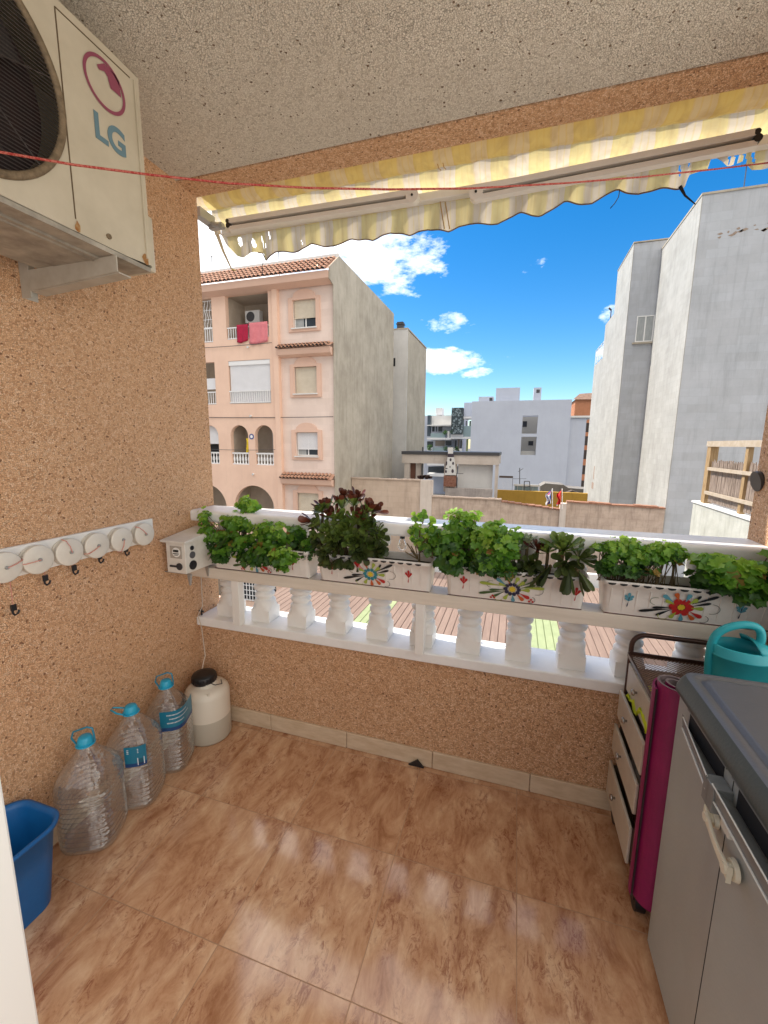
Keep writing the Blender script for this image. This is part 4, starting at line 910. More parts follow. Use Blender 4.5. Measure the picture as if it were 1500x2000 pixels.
# ------------------------------------------------------------------ grey resin cabinet
M_cab = mat('grey_resin', (.38, .40, .38), .34, (.35, .37, .35), 5, .05, 120)
M_lid = mat('dark_green_grey_lid', (.07, .09, .09), .4, (.06, .08, .08), 6, .06, 160)
M_lidtop = mat('lid_top_grey', (.13, .13, .13), .4, (.11, .11, .11), 5, .06, 140)
M_hdl = mat('handle_grey', (.20, .21, .205), .32, (.17, .18, .175), 20)
M_hilite = mat('handle_highlight_pale', (.66, .66, .60), .35)  # pale strips paint in the highlight along the handle edges
ca = thing('storage_cabinet', 'grey resin two-door storage cabinet with a dark lid at the right', 'cabinet', (.62, .88, 0))
cx0, cx1, cy0, cy1 = .437, .80, .58, 1.175
ym = .887
bx('carcass', M_cab, ca, cx0+.02, cx1, cy0, cy1, .02, .805, bevel=.004)
for nme, ya_, yb_ in (('door', ym+.0015, cy1-.003), ('door', cy0+.003, ym-.0015)):
    m = MB(); n = 12; vs = []; # gently dished door face
    dz = [.03, .12, .3, .5, .66, .75, .80]
    for z in dz:
        for k in range(n+1):
            f = k/n; y_ = ya_+(yb_-ya_)*f
            e = min(f, 1-f); dish = .010*max(0, min(1, (e-.04)/.25)) * max(0, min(1, (z-.03)/.25)) * max(0, min(1, (.80-z)/.12))
            vs.append((cx0+dish, y_, z))
    m.add(vs, [(i*(n+1)+k, i*(n+1)+k+1, (i+1)*(n+1)+k+1, (i+1)*(n+1)+k) for i in range(len(dz)-1) for k in range(n)], 0, True)
    m.box(cx0+.0105, cx0+.0195, ya_, yb_, .03, .80)
    m.add([(cx0, ya_, .03), (cx0+.0105, ya_, .03), (cx0+.0105, ya_, .80), (cx0, ya_, .80)], [(0, 1, 2, 3)]); m.add([(cx0, yb_, .03), (cx0+.0105, yb_, .03), (cx0+.0105, yb_, .80), (cx0, yb_, .80)], [(3, 2, 1, 0)])
    m.add([(cx0, ya_, .8), (cx0+.0105, ya_, .8), (cx0+.0105, yb_, .8), (cx0, yb_, .8)], [(0, 1, 2, 3)])
    d = m.build(nme, M_cab, ca)
    # long pull handle: dark pocket, grip bar angled out, lower lip
    far = ya_ > ym
    h0, h1 = (.945, 1.10) if far else (.70, .865)
    zt_, zb_ = (.800, .735)
    k = MB(); k.box(cx0-.0012, cx0+.003, h0-.02, h1, .751, .795); k.build('handle_pocket', M_dark, d)
    k = MB()
    pa, pb = (h1+.012, h0-.035) if far else (h1+.025, h0-.05)
    w0, w1 = (.006, .030) if far else (.028, .030)
    pts = lambda y_, w_: [(cx0-.001-w_, y_, .742), (cx0-.001, y_, .728), (cx0-.001, y_, .750), (cx0-.004-w_, y_, .772)]
    A = pts(pa, w0); B = pts(pb, w1)
    k.add(A+B, [(0, 1, 2, 3), (4, 7, 6, 5)]+[(i, (i+1) % 4, 4+(i+1) % 4, 4+i) for i in range(4)])
    k2 = MB(); k2.tube([A_+Vector((-.0015, 0, 0)) for A_ in (Vector(A[0]), Vector(B[0]))], .0022, 6); k2.tube([Vector(A[3]), Vector(B[3])], .0018, 6); k2.build('handle_highlight', M_hilite, d)
    yy = pb if far else pa
    k.box(cx0-.034, cx0-.0013, yy-.012, yy+.012, .716, .77)
    k.box(cx0-.004, cx0-.0013, min(pa, pb), max(pa, pb), .794, .800)
    k.build('pull_handle', M_hdl, d, bevel=.0025)
    k = MB(); k.box(cx0-.018, cx0-.0013, yy-(.05 if not far else -.0), yy-(.015 if not far else -.03), .700, .722); k.build('latch_tab', mat('pale_tab', (.62, .62, .55), .4), d, bevel=.002)
bx('door_gap', M_dark, ca, cx0-.0003, cx0+.010, ym-.0014, ym+.0014, .03, .80)
lid = MB(); 
def lring(x0, x1, y0, y1, z, r=.03, n=7):
    pts = []
    for cx, cyy, a0 in ((x1-r, y1-r, 0), (x0+r, y1-r, PI/2), (x0+r, y0+r, PI), (x1-r, y0+r, 1.5*PI)):
        for k in range(n): a = a0+PI/2*k/(n-1); pts.append(Vector((cx+r*math.cos(a), cyy+r*math.sin(a), z)))
    return pts
lx0, lx1, ly0, ly1 = .424, .815, .565, 1.19
LRs = [lring(lx0+.008, lx1, ly0+.008, ly1-.008, .8055, .02), lring(lx0, lx1, ly0, ly1, .812, .025), lring(lx0, lx1, ly0, ly1, .826, .028), lring(lx0+.006, lx1-.006, ly0+.006, ly1-.006, .848, .03), lring(lx0+.012, lx1-.012, ly0+.012, ly1-.012, .860, .03), lring(lx0+.016, lx1-.016, ly0+.016, ly1-.016, .862, .03),
       lring(lx0+.034, lx1-.034, ly0+.034, ly1-.034, .862, .022), lring(lx0+.037, lx1-.037, ly0+.037, ly1-.037, .857, .02), lring(lx0+.043, lx1-.043, ly0+.043, ly1-.043, .857, .018), lring(lx0+.046, lx1-.046, ly0+.046, ly1-.046, .864, .016), lring(lx0+.052, lx1-.052, ly0+.052, ly1-.052, .865, .014)]
L = len(LRs[0]); vs = [p for r_ in LRs for p in r_]
o = 0
for i in range(len(LRs)-1):
    lid.add([], []); 
lid.add(vs, [(i*L+k, i*L+(k+1) % L, (i+1)*L+(k+1) % L, (i+1)*L+k) for i in range(4) for k in range(L)], 0, True)
lid.add(vs, [(i*L+k, i*L+(k+1) % L, (i+1)*L+(k+1) % L, (i+1)*L+k) for i in range(4, len(LRs)-1) for k in range(L)], 1, True)
lid.add(LRs[-1], [tuple(range(L))], 1); lid.add(LRs[0], [tuple(range(L))[::-1]], 0)
lid.build('lid', [M_lid, M_lidtop], ca)
ck = thing('child_lock', 'cream plastic child lock strap joining the two cabinet doors', 'child lock', (cx0-.02, .88, .66))
M_lock = mat('cream_plastic', (.72, .68, .54), .35)
for y_, z_, r_ in ((.925, .668, .018), (.836, .643, .020)):
    m = MB(); m.cyl((cx0-.0005, y_, z_), (cx0-.008, y_, z_), r_, r_*.9, n=28); m.build('adhesive_pad', M_lock, ck, bevel=.0015)
    m = MB(); m.cyl((cx0-.0085, y_, z_), (cx0-.022, y_, z_), r_*.55, r_*.5, n=24); m.build('button', M_lock, ck, bevel=.002)
m = MB(); vs = []; n = 14
for k in range(n+1):
    f = k/n; y_ = .936+(.824-.936)*f; z_ = .671+(.640-.671)*f; hw_ = .008+.008*abs(2*f-1)**2.5
    bow = .004*math.sin(PI*f); vs += [(cx0-.012-bow, y_, z_-hw_), (cx0-.012-bow, y_, z_+hw_), (cx0-.018-bow, y_, z_+hw_), (cx0-.018-bow, y_, z_-hw_)]
m.add(vs, [(4*k+i, 4*k+(i+1) % 4, 4*k+4+(i+1) % 4, 4*k+4+i) for k in range(n) for i in range(4)] + [(0, 1, 2, 3), (4*n+3, 4*n+2, 4*n+1, 4*n)], 0); m.build('strap', M_lock, ck, bevel=.0015)

# ------------------------------------------------------------------ rolled mat
M_mag = mat('magenta_foam', (.25, .004, .085), .5, (.20, .003, .068), 12, .1, 300); M_grey = mat('grey_foam', (.17, .13, .13), .7, (.12, .09, .09), 40)
mt = thing('exercise_mat', 'rolled magenta and grey exercise mat standing beside the cabinet', 'mat', (.458, 1.245, .1))
m = MB(); vs = []; n = 150; Z0, Z1 = .10, .782; T_ = .0065
cxm, cym = .458, 1.245
for k in range(n+1):
    th_ = k/n*2*PI*3.4; r_ = .022+.0095*th_/(2*PI)*1.0
    for rr in (r_, r_+T_*.9):
        for z in (Z0, Z1): vs.append((cxm+rr*math.cos(th_+.9)*1.0, cym+rr*math.sin(th_+.9)*1.02, z+(.010*math.sin(th_*.5) if z == Z1 else 0)))
fs = []; 
for k in range(n):
    a = 4*k; b = 4*k+4
    m.add([vs[i] for i in (a, a+1, b+1, b)], [(0, 1, 2, 3)], 1, True); m.add([vs[i] for i in (a+2, b+2, b+3, a+3)], [(0, 1, 2, 3)], 0, True)
    m.add([vs[i] for i in (a+1, a+3, b+3, b+1)], [(0, 1, 2, 3)], 1 if k < n*.9 else 0); m.add([vs[i] for i in (a, b, b+2, a+2)], [(0, 1, 2, 3)], 1)
m.build('rolled_sheet', [M_mag, M_grey], mt)

# ------------------------------------------------------------------ drawer trolley
M_tf = mat('brown_steel', (.075, .038, .028), .35, metal=.4); M_tmesh = None
def mesh_mat():
    m = bpy.data.materials.new('perforated_shelf'); m.use_nodes = True; t = m.node_tree; b = t.nodes['Principled BSDF']; out = t.nodes['Material Output']
    b.inputs['Base Color'].default_value = (.20, .11, .075, 1); b.inputs['Metallic'].default_value = .4; b.inputs['Roughness'].default_value = .4
    g = N(t, 'ShaderNodeNewGeometry'); v = N(t, 'ShaderNodeTexVoronoi'); v.inputs['Scale'].default_value = 130; v.inputs['Randomness'].default_value = 0
    t.links.new(g.outputs['Position'], v.inputs['Vector']); f = math_n(t, 'LESS_THAN', v.outputs['Distance'], .33)
    mp_ = N(t, 'ShaderNodeMapping'); mp_.inputs['Rotation'].default_value = (0, 0, .78); mp_.inputs['Location'].default_value = (0, 0, -.0005); t.links.new(g.outputs['Position'], mp_.inputs[0]); t.links.new(mp_.outputs[0], v.inputs['Vector'])
    v.voronoi_dimensions = '2D'
    tr = N(t, 'ShaderNodeBsdfTransparent'); mx = N(t, 'ShaderNodeMixShader'); t.links.new(f, mx.inputs[0]); t.links.new(b.outputs[0], mx.inputs[1]); t.links.new(tr.outputs[0], mx.inputs[2]); t.links.new(mx.outputs[0], out.inputs[0])
    return m
tr_ = thing('drawer_trolley', 'brown metal trolley with pulled-out white drawers beside the parapet', 'trolley', (.6, 1.47, 0))
def hoop(y_):
    x0, x1, zt_ = .434, .79, .765; r_ = .045; pts = [(x0, y_, .05)]
    for k in range(7): a = PI - PI/2*k/6; pts.append((x0+r_+r_*math.cos(a), y_, zt_-r_+r_*math.sin(a)))
    for k in range(7): a = PI/2-PI/2*k/6; pts.append((x1-r_+r_*math.cos(a), y_, zt_-r_+r_*math.sin(a)))
    pts.append((x1, y_, .05)); return pts
m = MB(); m.tube(hoop(1.612), .0085, 10); m.build('frame', M_tf, tr_)
for x_ in (.44, .79): m = MB(); m.tube([(x_, 1.31, .05), (x_, 1.31, .69)], .008, 8); m.build('upright', M_tf, tr_)
for z in (.215, .39, .535, .06): 
    for x_ in (.437, .79): m = MB(); m.tube([(x_, 1.31, z), (x_, 1.61, z)], .004, 6); m.build('side_rail', M_tf, tr_)
m = MB(); m.add([(.425, 1.30, .690), (.79, 1.30, .690), (.79, 1.60, .690), (.425, 1.60, .690)], [(0, 1, 2, 3)]); shf = m.build('mesh_shelf', mesh_mat(), tr_)
m = MB(); m.box(.421, .427, 1.296, 1.602, .684, .697); m.box(.79, .794, 1.296, 1.602, .684, .697); m.box(.427, .79, 1.296, 1.30, .684, .697); m.box(.427, .79, 1.602, 1.606, .684, .70); m.build('shelf_rim', M_tf, tr_)
M_drw = mat('white_drawer_front', (.54, .49, .41), .4, (.47, .42, .35), 15); M_drin = mat('drawer_inside', (.13, .095, .06), .6)
for zt_, x_, yb_ in ((.660, .428, 1.60), (.552, .408, 1.60), (.415, .402, 1.60), (.262, .398, 1.60)):
    h_ = .105 if zt_ > .3 else .13
    m = MB(); m.box(x_, x_+.010, 1.30, yb_, zt_-h_, zt_); 
    d = m.build('drawer', M_drw, tr_, bevel=.003)
    m = MB(); m.box(x_+.0105, .76, 1.585, 1.592, zt_-h_+.01, zt_-.012); m.box(x_+.0105, .76, 1.308, 1.314, zt_-h_+.01, zt_-.012); m.box(x_+.0105, .76, 1.314, 1.585, zt_-h_+.008, zt_-h_+.013); m.build('tray', M_drin, d)
    m = MB(); m.lathe((0, 0, 0), [(.004, 0), (.004, .006), (.010, .009), (.011, .013), (.008, .017), (.001, .018)], 16); m.v = [Vector((x_-v.z, 1.475+v.x, zt_-h_*.42+v.y)) for v in m.v]
    m.build('knob', mat('chrome_knob', (.35, .33, .31), .25, metal=.8), d)
for x_, y_ in ((.445, 1.60), (.440, 1.285), (.78, 1.60), (.78, 1.315)):
    m = MB(); m.cyl((x_-.014, y_, .031), (x_+.014, y_, .031), .030, n=20); m.box(x_-.016, x_+.016, y_-.010, y_+.010, .036, .056); m.build('castor', M_black, tr_)
# yellow cloth in the second drawer and a clear bag in the third
m = MB(); vs = []; n = 14
for i in range(n+1):
    for j in range(n+1):
        u, v = i/n, j/n; vs.append((.422+.13*u, 1.34+.22*v, .566+.035*math.sin(u*9+v*4)*math.sin(v*7+u*3)+.02*math.sin(v*21)*.4+.012*rnd(-.5, .5)+.03*math.sin(PI*u)*math.sin(PI*v)))
m.add(vs, [(i*(n+1)+j, (i+1)*(n+1)+j, (i+1)*(n+1)+j+1, i*(n+1)+j+1) for i in range(n) for j in range(n)], 0, True)
o = m.build('cloth', mat('yellow_cloth', (.62, .72, .02), .8, (.5, .62, .015), 40, .3, 150)); sm_ = o.modifiers.new('t', 'SOLIDIFY'); sm_.thickness = .006
tag(o, 'crumpled neon yellow cloth in the second drawer of the trolley', 'cloth')
m = MB(); vs = []
for i in range(n+1):
    for j in range(n+1):
        u, v = i/n, j/n; vs.append((.42+.14*u, 1.34+.2*v, .345+.05*math.sin(PI*u)*math.sin(PI*v)+.02*rnd(-.5, .5)))
m.add(vs, [(i*(n+1)+j, (i+1)*(n+1)+j, (i+1)*(n+1)+j+1, i*(n+1)+j+1) for i in range(n) for j in range(n)], 0, True)
tag(m.build('plastic_bag', mat('milky_bag', (.4, .37, .34), .25)), 'crumpled clear plastic bag in the third drawer of the trolley', 'bag')

# ------------------------------------------------------------------ watering can
M_can = mat('teal_plastic', (.03, .42, .48), .4, (.026, .38, .44), 14)
wc = thing('watering_can', 'teal plastic watering can standing behind the dark cabinet lid', 'watering can', (.70, 1.47, .7))
m = MB(); cxw, cyw = .690, 1.46; zb = .700
prof_ = [(.001, zb), (.058, zb), (.062, zb+.006), (.064, zb+.05), (.066, zb+.098), (.0685, zb+.100), (.0685, zb+.105), (.066, zb+.107), (.067, zb+.132), (.063, zb+.134), (.060, zb+.10), (.055, zb+.01), (.001, zb+.009)]
m.lathe((cxw, cyw, 0), prof_, 40, sx=1.22, sy=.92, cap=False); m.build('body', M_can, wc)
m = MB(); vs = []; nn_ = 18     # hood over the front half of the opening
for k in range(nn_+1):
    a = -PI*.42+PI*.84*k/nn_; ex, ey = .067*1.22*math.cos(a), .067*.92*math.sin(a); vs.append(Vector((cxw+ex, cyw+ey, zb+.131)))
ridge = [Vector((cxw+.012, cyw+.060-.12*k/nn_, zb+.150+.012*math.sin(PI*k/nn_))) for k in range(nn_+1)][::-1]
m.add(vs+ridge, [(k, k+1, nn_+1+k+1, nn_+1+k) for k in range(nn_)], 0, True); o = m.build('hood', M_can, wc); sm_ = o.modifiers.new('t', 'SOLIDIFY'); sm_.thickness = .004
m = MB(); pts = [(cxw-.079, cyw, zb+.02), (cxw-.084, cyw, zb+.09), (cxw-.080, cyw, zb+.15), (cxw-.055, cyw, zb+.182), (cxw-.015, cyw, zb+.200), (cxw+.018, cyw, zb+.201), (cxw+.036, cyw, zb+.187), (cxw+.040, cyw, zb+.160), (cxw+.038, cyw, zb+.150)]
# smooth the handle
def smooth(pts, it=2):
    pts = [Vector(p) for p in pts]
    for _ in range(it):
        q = [pts[0]]
        for a, b in zip(pts, pts[1:]): q += [a*.75+b*.25, a*.25+b*.75]
        pts = q+[pts[-1]]
    return pts
m.tube(smooth(pts), .0115, 14); m.build('handle', M_can, wc)
m = MB(); m.tube(smooth([(cxw+.065, cyw, zb+.02), (cxw+.11, cyw, zb+.08), (cxw+.125, cyw+.01, zb+.17)]), .011, 12); m.cyl((cxw+.122, cyw+.01, zb+.165), (cxw+.13, cyw+.01, zb+.195), .013, .026, n=20); m.build('spout', M_can, wc)
#==OUTSIDE==

# ------------------------------------------------------------------ outside
GZ = -7.2
M_ground = mat('street_asphalt', (.09, .088, .085), .9, (.13, .125, .12), 3)
m = MB(); m.add([(-400, 2.2, GZ), (400, 2.2, GZ), (400, 900, GZ), (-400, 900, GZ)], [(0, 1, 2, 3)]); tag(m.build('ground', M_ground), kind='structure')
def plaster(name, c1, c2, course=0, cdark=.82, streak=True, sc=1.0, rough=.9, stain=.35, mortar=.03):
    m = bpy.data.materials.new(name); m.use_nodes = True; t = m.node_tree; b = t.nodes['Principled BSDF']; b.inputs['Roughness'].default_value = rough; b.inputs['Specular IOR Level'].default_value = .2
    g = N(t, 'ShaderNodeNewGeometry')
    n = N(t, 'ShaderNodeTexNoise'); n.inputs['Scale'].default_value = .9*sc; n.inputs['Detail'].default_value = 10; n.inputs['Roughness'].default_value = .68; t.links.new(g.outputs['Position'], n.inputs[0])
    r = N(t, 'ShaderNodeMapRange'); r.inputs[1].default_value = .38; r.inputs[2].default_value = .66; t.links.new(n.outputs['Fac'], r.inputs[0]); c = mix_n(t, r.outputs[0], c1, c2)
    if streak:
        mp_ = N(t, 'ShaderNodeMapping'); mp_.inputs['Scale'].default_value = (3*sc, 3*sc, .35*sc); t.links.new(g.outputs['Position'], mp_.inputs[0])
        n2 = N(t, 'ShaderNodeTexNoise'); n2.inputs['Scale'].default_value = 1.6; n2.inputs['Detail'].default_value = 8; n2.inputs['Roughness'].default_value = .7; t.links.new(mp_.outputs[0], n2.inputs[0])
        r2 = N(t, 'ShaderNodeMapRange'); r2.inputs[1].default_value = .5; r2.inputs[2].default_value = .75; t.links.new(n2.outputs['Fac'], r2.inputs[0])
        c = mix_n(t, math_n(t, 'MULTIPLY', r2.outputs[0], stain), c, tuple(x*.55 for x in c2))
    hgt = n.outputs['Fac']
    if course:
        s_ = N(t, 'ShaderNodeSeparateXYZ'); t.links.new(g.outputs['Position'], s_.inputs[0])
        cbn = N(t, 'ShaderNodeCombineXYZ'); t.links.new(math_n(t, 'ADD', s_.outputs[0], s_.outputs[1]), cbn.inputs[0]); t.links.new(s_.outputs[2], cbn.inputs[1])
        bt = N(t, 'ShaderNodeTexBrick'); bt.inputs['Scale'].default_value = 1; bt.inputs['Brick Width'].default_value = course*2.2; bt.inputs['Row Height'].default_value = course; bt.inputs['Mortar Size'].default_value = course*mortar
        bt.inputs['Color1'].default_value = (1, 1, 1, 1); bt.inputs['Color2'].default_value = (.93, .92, .91, 1); bt.inputs['Mortar'].default_value = (cdark, cdark, cdark, 1); bt.inputs['Mortar Smooth'].default_value = .6
        t.links.new(cbn.outputs[0], bt.inputs['Vector']); c = mix_n(t, 1.0, c, bt.outputs['Color'], 'MULTIPLY')
    t.links.new(c, b.inputs['Base Color'])
    bp = N(t, 'ShaderNodeBump'); bp.inputs['Strength'].default_value = .5; bp.inputs['Distance'].default_value = .03; t.links.new(hgt, bp.inputs['Height']); t.links.new(bp.outputs[0], b.inputs['Normal'])
    return m
M_salmon = plaster('salmon_render', (.80, .56, .43), (.74, .51, .39), stain=.12)
M_pinkp = plaster('pale_pink_render', (.80, .655, .575), (.74, .595, .52), .28, .94, stain=.10)
M_mould = plaster('salmon_moulding', (.72, .49, .38), (.67, .45, .35), streak=False)
M_gable = plaster('grey_beige_gable', (.50, .445, .36), (.36, .315, .25), stain=.5, sc=.8)
M_gable2 = plaster('grey_beige_gable_far', (.48, .425, .34), (.36, .315, .25), stain=.4)
M_wshade = plaster('white_wall_blue_shade', (.48, .50, .53), (.42, .44, .465), .3, .90, stain=.4)  # white wall tinted blue: the shade on the fronts is in the colour
M_sidew = plaster('white_side_render', (.46, .455, .43), (.38, .375, .355), .22, .86, stain=.45)  # warmer copy of the white wall, sunlight on the side put into the colour
M_block = plaster('pink_block_wall', (.58, .47, .38), (.50, .39, .31), .26, .86, stain=.45)
M_block2 = plaster('stained_block_wall', (.56, .45, .37), (.40, .31, .25), .30, .85, stain=.75, sc=2)
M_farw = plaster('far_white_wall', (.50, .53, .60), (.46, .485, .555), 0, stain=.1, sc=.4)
M_clean = plaster('clean_white', (.72, .71, .69), (.66, .65, .63), stain=.15)
M_shedw = plaster('shed_plaster', (.62, .55, .49), (.54, .47, .41), stain=.35, sc=1.4)
M_tile = mat('terracotta_tile', (.36, .17, .105), .8, (.46, .28, .19), 4, .2, 30)
M_win = mat('window_glass', (.03, .04, .05), .08); M_wfr = mat('white_window_frame', (.75, .75, .73), .4)
M_shut = mat('cream_shutter', (.66, .58, .46), .5, (.60, .52, .40), 4); M_shutw = mat('white_shutter', (.74, .73, .74), .5, (.70, .69, .70), 3)
M_rail = mat('white_rail', (.78, .77, .76), .4); M_in = mat('recess_shade_plaster', (.50, .42, .34), .9, (.42, .35, .28), 2)  # recess walls darker: the balcony shade is put into the plaster colour
M_curt = mat('grey_curtain', (.28, .30, .30), .8, (.40, .42, .42), 12, stretch=(6, 6, .3))
M_dkg = mat('dark_grey_metal', (.06, .06, .065), .5)

def wall_holes(m, x0, x1, z0, z1, y0, y1, holes, mi=0):
    xs = sorted({x0, x1} | {h[0] for h in holes} | {h[1] for h in holes}); zs = sorted({z0, z1} | {h[2] for h in holes} | {h[3] for h in holes})
    xs = [x for x in xs if x0 <= x <= x1]; zs = [z for z in zs if z0 <= z <= z1]
    for xa, xb in zip(xs, xs[1:]):
        run = None
        for za, zb in zip(zs, zs[1:]):
            cx, cz = (xa+xb)/2, (za+zb)/2
            solid = not any(h[0] < cx < h[1] and h[2] < cz < h[3] for h in holes)
            if solid: run = (run[0], zb) if run else (za, zb)
            if (not solid or zb == zs[-1]) and run: m.box(xa, xb, y0, y1, *run, mi); run = None
    for h in holes:
        if len(h) > 4 and h[4]:   # arch: fill the spandrels
            r = (h[1]-h[0])/2; cx = (h[0]+h[1])/2; zs_ = h[3]-r; n = 10
            for sgn in (-1, 1):
                p = [(cx+sgn*r, y0+.001, h[3])] + [(cx+sgn*r*math.cos(PI/2*k/n), y0+.001, zs_+r*math.sin(PI/2*k/n)) for k in range(n+1)]
                m.poly(p, (0, y1-y0-.002, 0), mi)
def tile_roof(m, x0, x1, ya, za, yb, zb, pitch=.22, rows=5, r=None):
    r = r or pitch*.36; n = int((x1-x0)/pitch); d = Vector((0, yb-ya, zb-za)); nn = Vector((0, -d.z, d.y)).normalized()
    if nn.z < 0: nn = -nn
    m.add([(x0, ya, za), (x1, ya, za), (x1, yb, zb), (x0, yb, zb)], [(0, 1, 2, 3)], 0)
    for i in range(n):
        xc = x0+pitch*(i+.5)
        for j in range(rows):
            a = Vector((xc, ya, za))+d*(j/rows)-d.normalized()*.02; b = Vector((xc, ya, za))+d*((j+1)/rows); lift = .035; jit = rnd(-.01, .01)
            vs = []
            for p, l, rr in ((a, lift, r*1.08), (b, .005, r*.92)):
                for k in range(7): q = PI*k/6; vs.append(p+Vector((jit+math.cos(q)*rr, 0, 0))+nn*(math.sin(q)*rr+l))
            m.add(vs, [(k, k+1, 8+k, 7+k) for k in range(6)], 0, True); m.add(vs[:7], [tuple(range(7))], 1)
def win_part(parent, x0, x1, z0, z1, y, shut=1.0, mullion=True, shm=None, curtain=True, frame=True):
    w = MB(); f = .045
    w.box(x0, x0+f, y, y+.05, z0, z1); w.box(x1-f, x1, y, y+.05, z0, z1); w.box(x0+f, x1-f, y, y+.05, z0, z0+f); w.box(x0+f, x1-f, y, y+.05, z1-f, z1)
    if mullion: w.box((x0+x1)/2-f*.6, (x0+x1)/2+f*.6, y, y+.05, z0+f, z1-f)
    w = w.build('window', M_wfr, parent)
    p = MB(); p.box(x0+f, x1-f, y+.02, y+.025, z0+f, z1-f); p.build('pane', M_win, w)
    if curtain and shut < .95: c = MB(); c.box(x0+f, x0+(x1-x0)*.4, y+.012, y+.018, z0+f, z1-(z1-z0)*shut); c.build('curtain', M_curt, w)
    if shut > 0:
        s_ = MB(); zt = z1; zb_ = z1-(z1-z0)*shut; k = zt
        while k > zb_: s_.box(x0+.02, x1-.02, y-.05, y-.038, max(k-.046, zb_), k-.006); s_.box(x0+.02, x1-.02, y-.046, y-.036, max(k-.056, zb_-.01), k-.046); k -= .052
        s_.box(x0+.02, x1-.02, y-.055, y-.034, zb_-.03, zb_); s_.build('roller_shutter', shm or M_shut, w)
    return w
# ---- salmon apartment building
A = thing('apartment_building', 'salmon and pale pink apartment building with tiled roof and arched balconies', 'building', (-11, 21, GZ))
YA = 17.0
m = MB()
holes = [(-12.88, -10.68, 6.03, 7.9), (-12.88, -10.68, 3.2, 5.1), (-12.93, -11.97, .385, 2.22, True), (-11.6, -10.64, .385, 2.22, True), (-12.9, -10.70, -2.6, -.58, True),
         (-15.9, -13.63, 5.97, 7.88), (-15.9, -13.63, 3.18, 5.1), (-14.6, -13.62, .385, 2.22, True), (-15.6, -13.35, -2.6, -.62, True), (-12.8, -10.75, -6.4, -4.2), (-16, -13.6, -6.4, -4.2)]
wall_holes(m, -18, -10.2, GZ, 8.0, YA, YA+.22, holes); m.build('wall', M_salmon, A)
m = MB(); bh = [(-9.54, -8.44, 6.32, 7.45), (-9.54, -8.44, 3.58, 4.71), (-9.54, -8.44, .85, 1.90), (-9.54, -8.44, -1.95, -.82)]
wall_holes(m, -10.199, -7.62, GZ, 8.0, YA+.12, YA+.34, bh); m.build('wall', M_pinkp, A)
m = MB(); m.box(-10.45, -10.199, YA-.08, YA-.001, GZ, 8.0); m.build('pilaster', M_salmon, A)
m = MB(); m.poly([(-7.62, YA+.02, GZ), (-7.62, 25.93, GZ), (-7.62, 25.93, 9.22), (-7.62, 17.63, 9.2), (-7.62, 16.62, 8.42), (-7.62, 16.62, 7.98), (-7.62, YA+.02, 7.86)], (.04, 0, 0)); m.build('gable_wall', M_gable, A)
m = MB(); m.box(-18, -7.625, 18.7, 25.9, GZ, 9.1); m.box(-18, -7.625, 25.6, 25.92, 9.1, 9.2); m.build('building_core', M_gable, A)
m = MB(); m.box(-18, -7.625, YA+.001, YA+.9, 8.0, 8.1); m.build('top_slab', M_salmon, A)
m = MB(); m.poly([(-18, 16.55, 8.28), (-18, 16.62, 8.02), (-18, YA-.001, 7.9), (-18, YA-.001, 8.28)], (18-7.63, 0, 0)); m.build('eaves', M_mould, A)
m = MB(); tile_roof(m, -18, -7.6, 16.5, 8.30, 17.62, 9.16, .21, 5); m.build('roof', [M_tile, M_dark], A)
m = MB(); m.box(-18, -7.62, 17.63, 17.75, 9.1, 9.32); m.build('roof_parapet', M_clean, A)
for za, zb in ((5.17, 5.42), (-.42, -.17)):
    m = MB(); m.poly([(-10.19, YA-.25, zb), (-10.19, YA-.18, za+.02), (-10.19, YA-.001, za-.06), (-10.19, YA+.119, za-.06), (-10.19, YA+.119, zb)], (2.52, 0, 0)); e = m.build('canopy', M_mould, A)
    m = MB(); tile_roof(m, -10.22, -7.62, YA-.30, zb+.02, YA+.11, zb+.24, .175, 2); m.build('canopy_tiles', [M_tile, M_dark], e)
def surround(x0, x1, z0, z1):
    m = MB(); y0, y1 = YA+.06, YA+.119; w = .20; cx = (x0+x1)/2
    m.box(x0-w, x0, y0, y1, z0-w*.8, z1); m.box(x1, x1+w, y0, y1, z0-w*.8, z1); m.box(x0, x1, y0, y1, z0-w*.8, z0-.0)
    pts = [(x0-w, y0, z1), (x1+w, y0, z1), (x1+w, y0, z1+.10)]
    for k in range(9): a = PI*k/8; pts.append((cx+math.cos(a)*.52, y0, z1+.12+math.sin(a)*.30))
    pts.append((x0-w, y0, z1+.10)); m.poly(pts, (0, y1-y0, 0)); o = m.build('window_surround', M_mould, A)
    m = MB(); m.box(x0-.05, x1+.05, YA+.0, YA+.059, z0-.05, z0); m.build('sill', M_clean, o)
for (x0, x1, z0, z1), s_, mm in zip(bh, (.62, 1.0, .70, 1.0), (M_shut, M_shut, M_shutw, M_shut)):
    surround(x0, x1, z0, z1); win_part(A, x0+.01, x1-.01, z0+.01, z1-.01, YA+.24, s_, True, mm)
def recess(x0, x1, z0, z1, dep=1.35):
    m = MB(); y0 = YA+.221; y1 = y0+dep
    m.add([(x0, y0, z0), (x1, y0, z0), (x1, y1, z0), (x0, y1, z0), (x0, y0, z1), (x1, y0, z1), (x1, y1, z1), (x0, y1, z1)], [(0, 1, 2, 3), (7, 6, 5, 4), (3, 2, 6, 7), (0, 3, 7, 4), (2, 1, 5, 6)]); return m.build('balcony_recess', M_in, A)
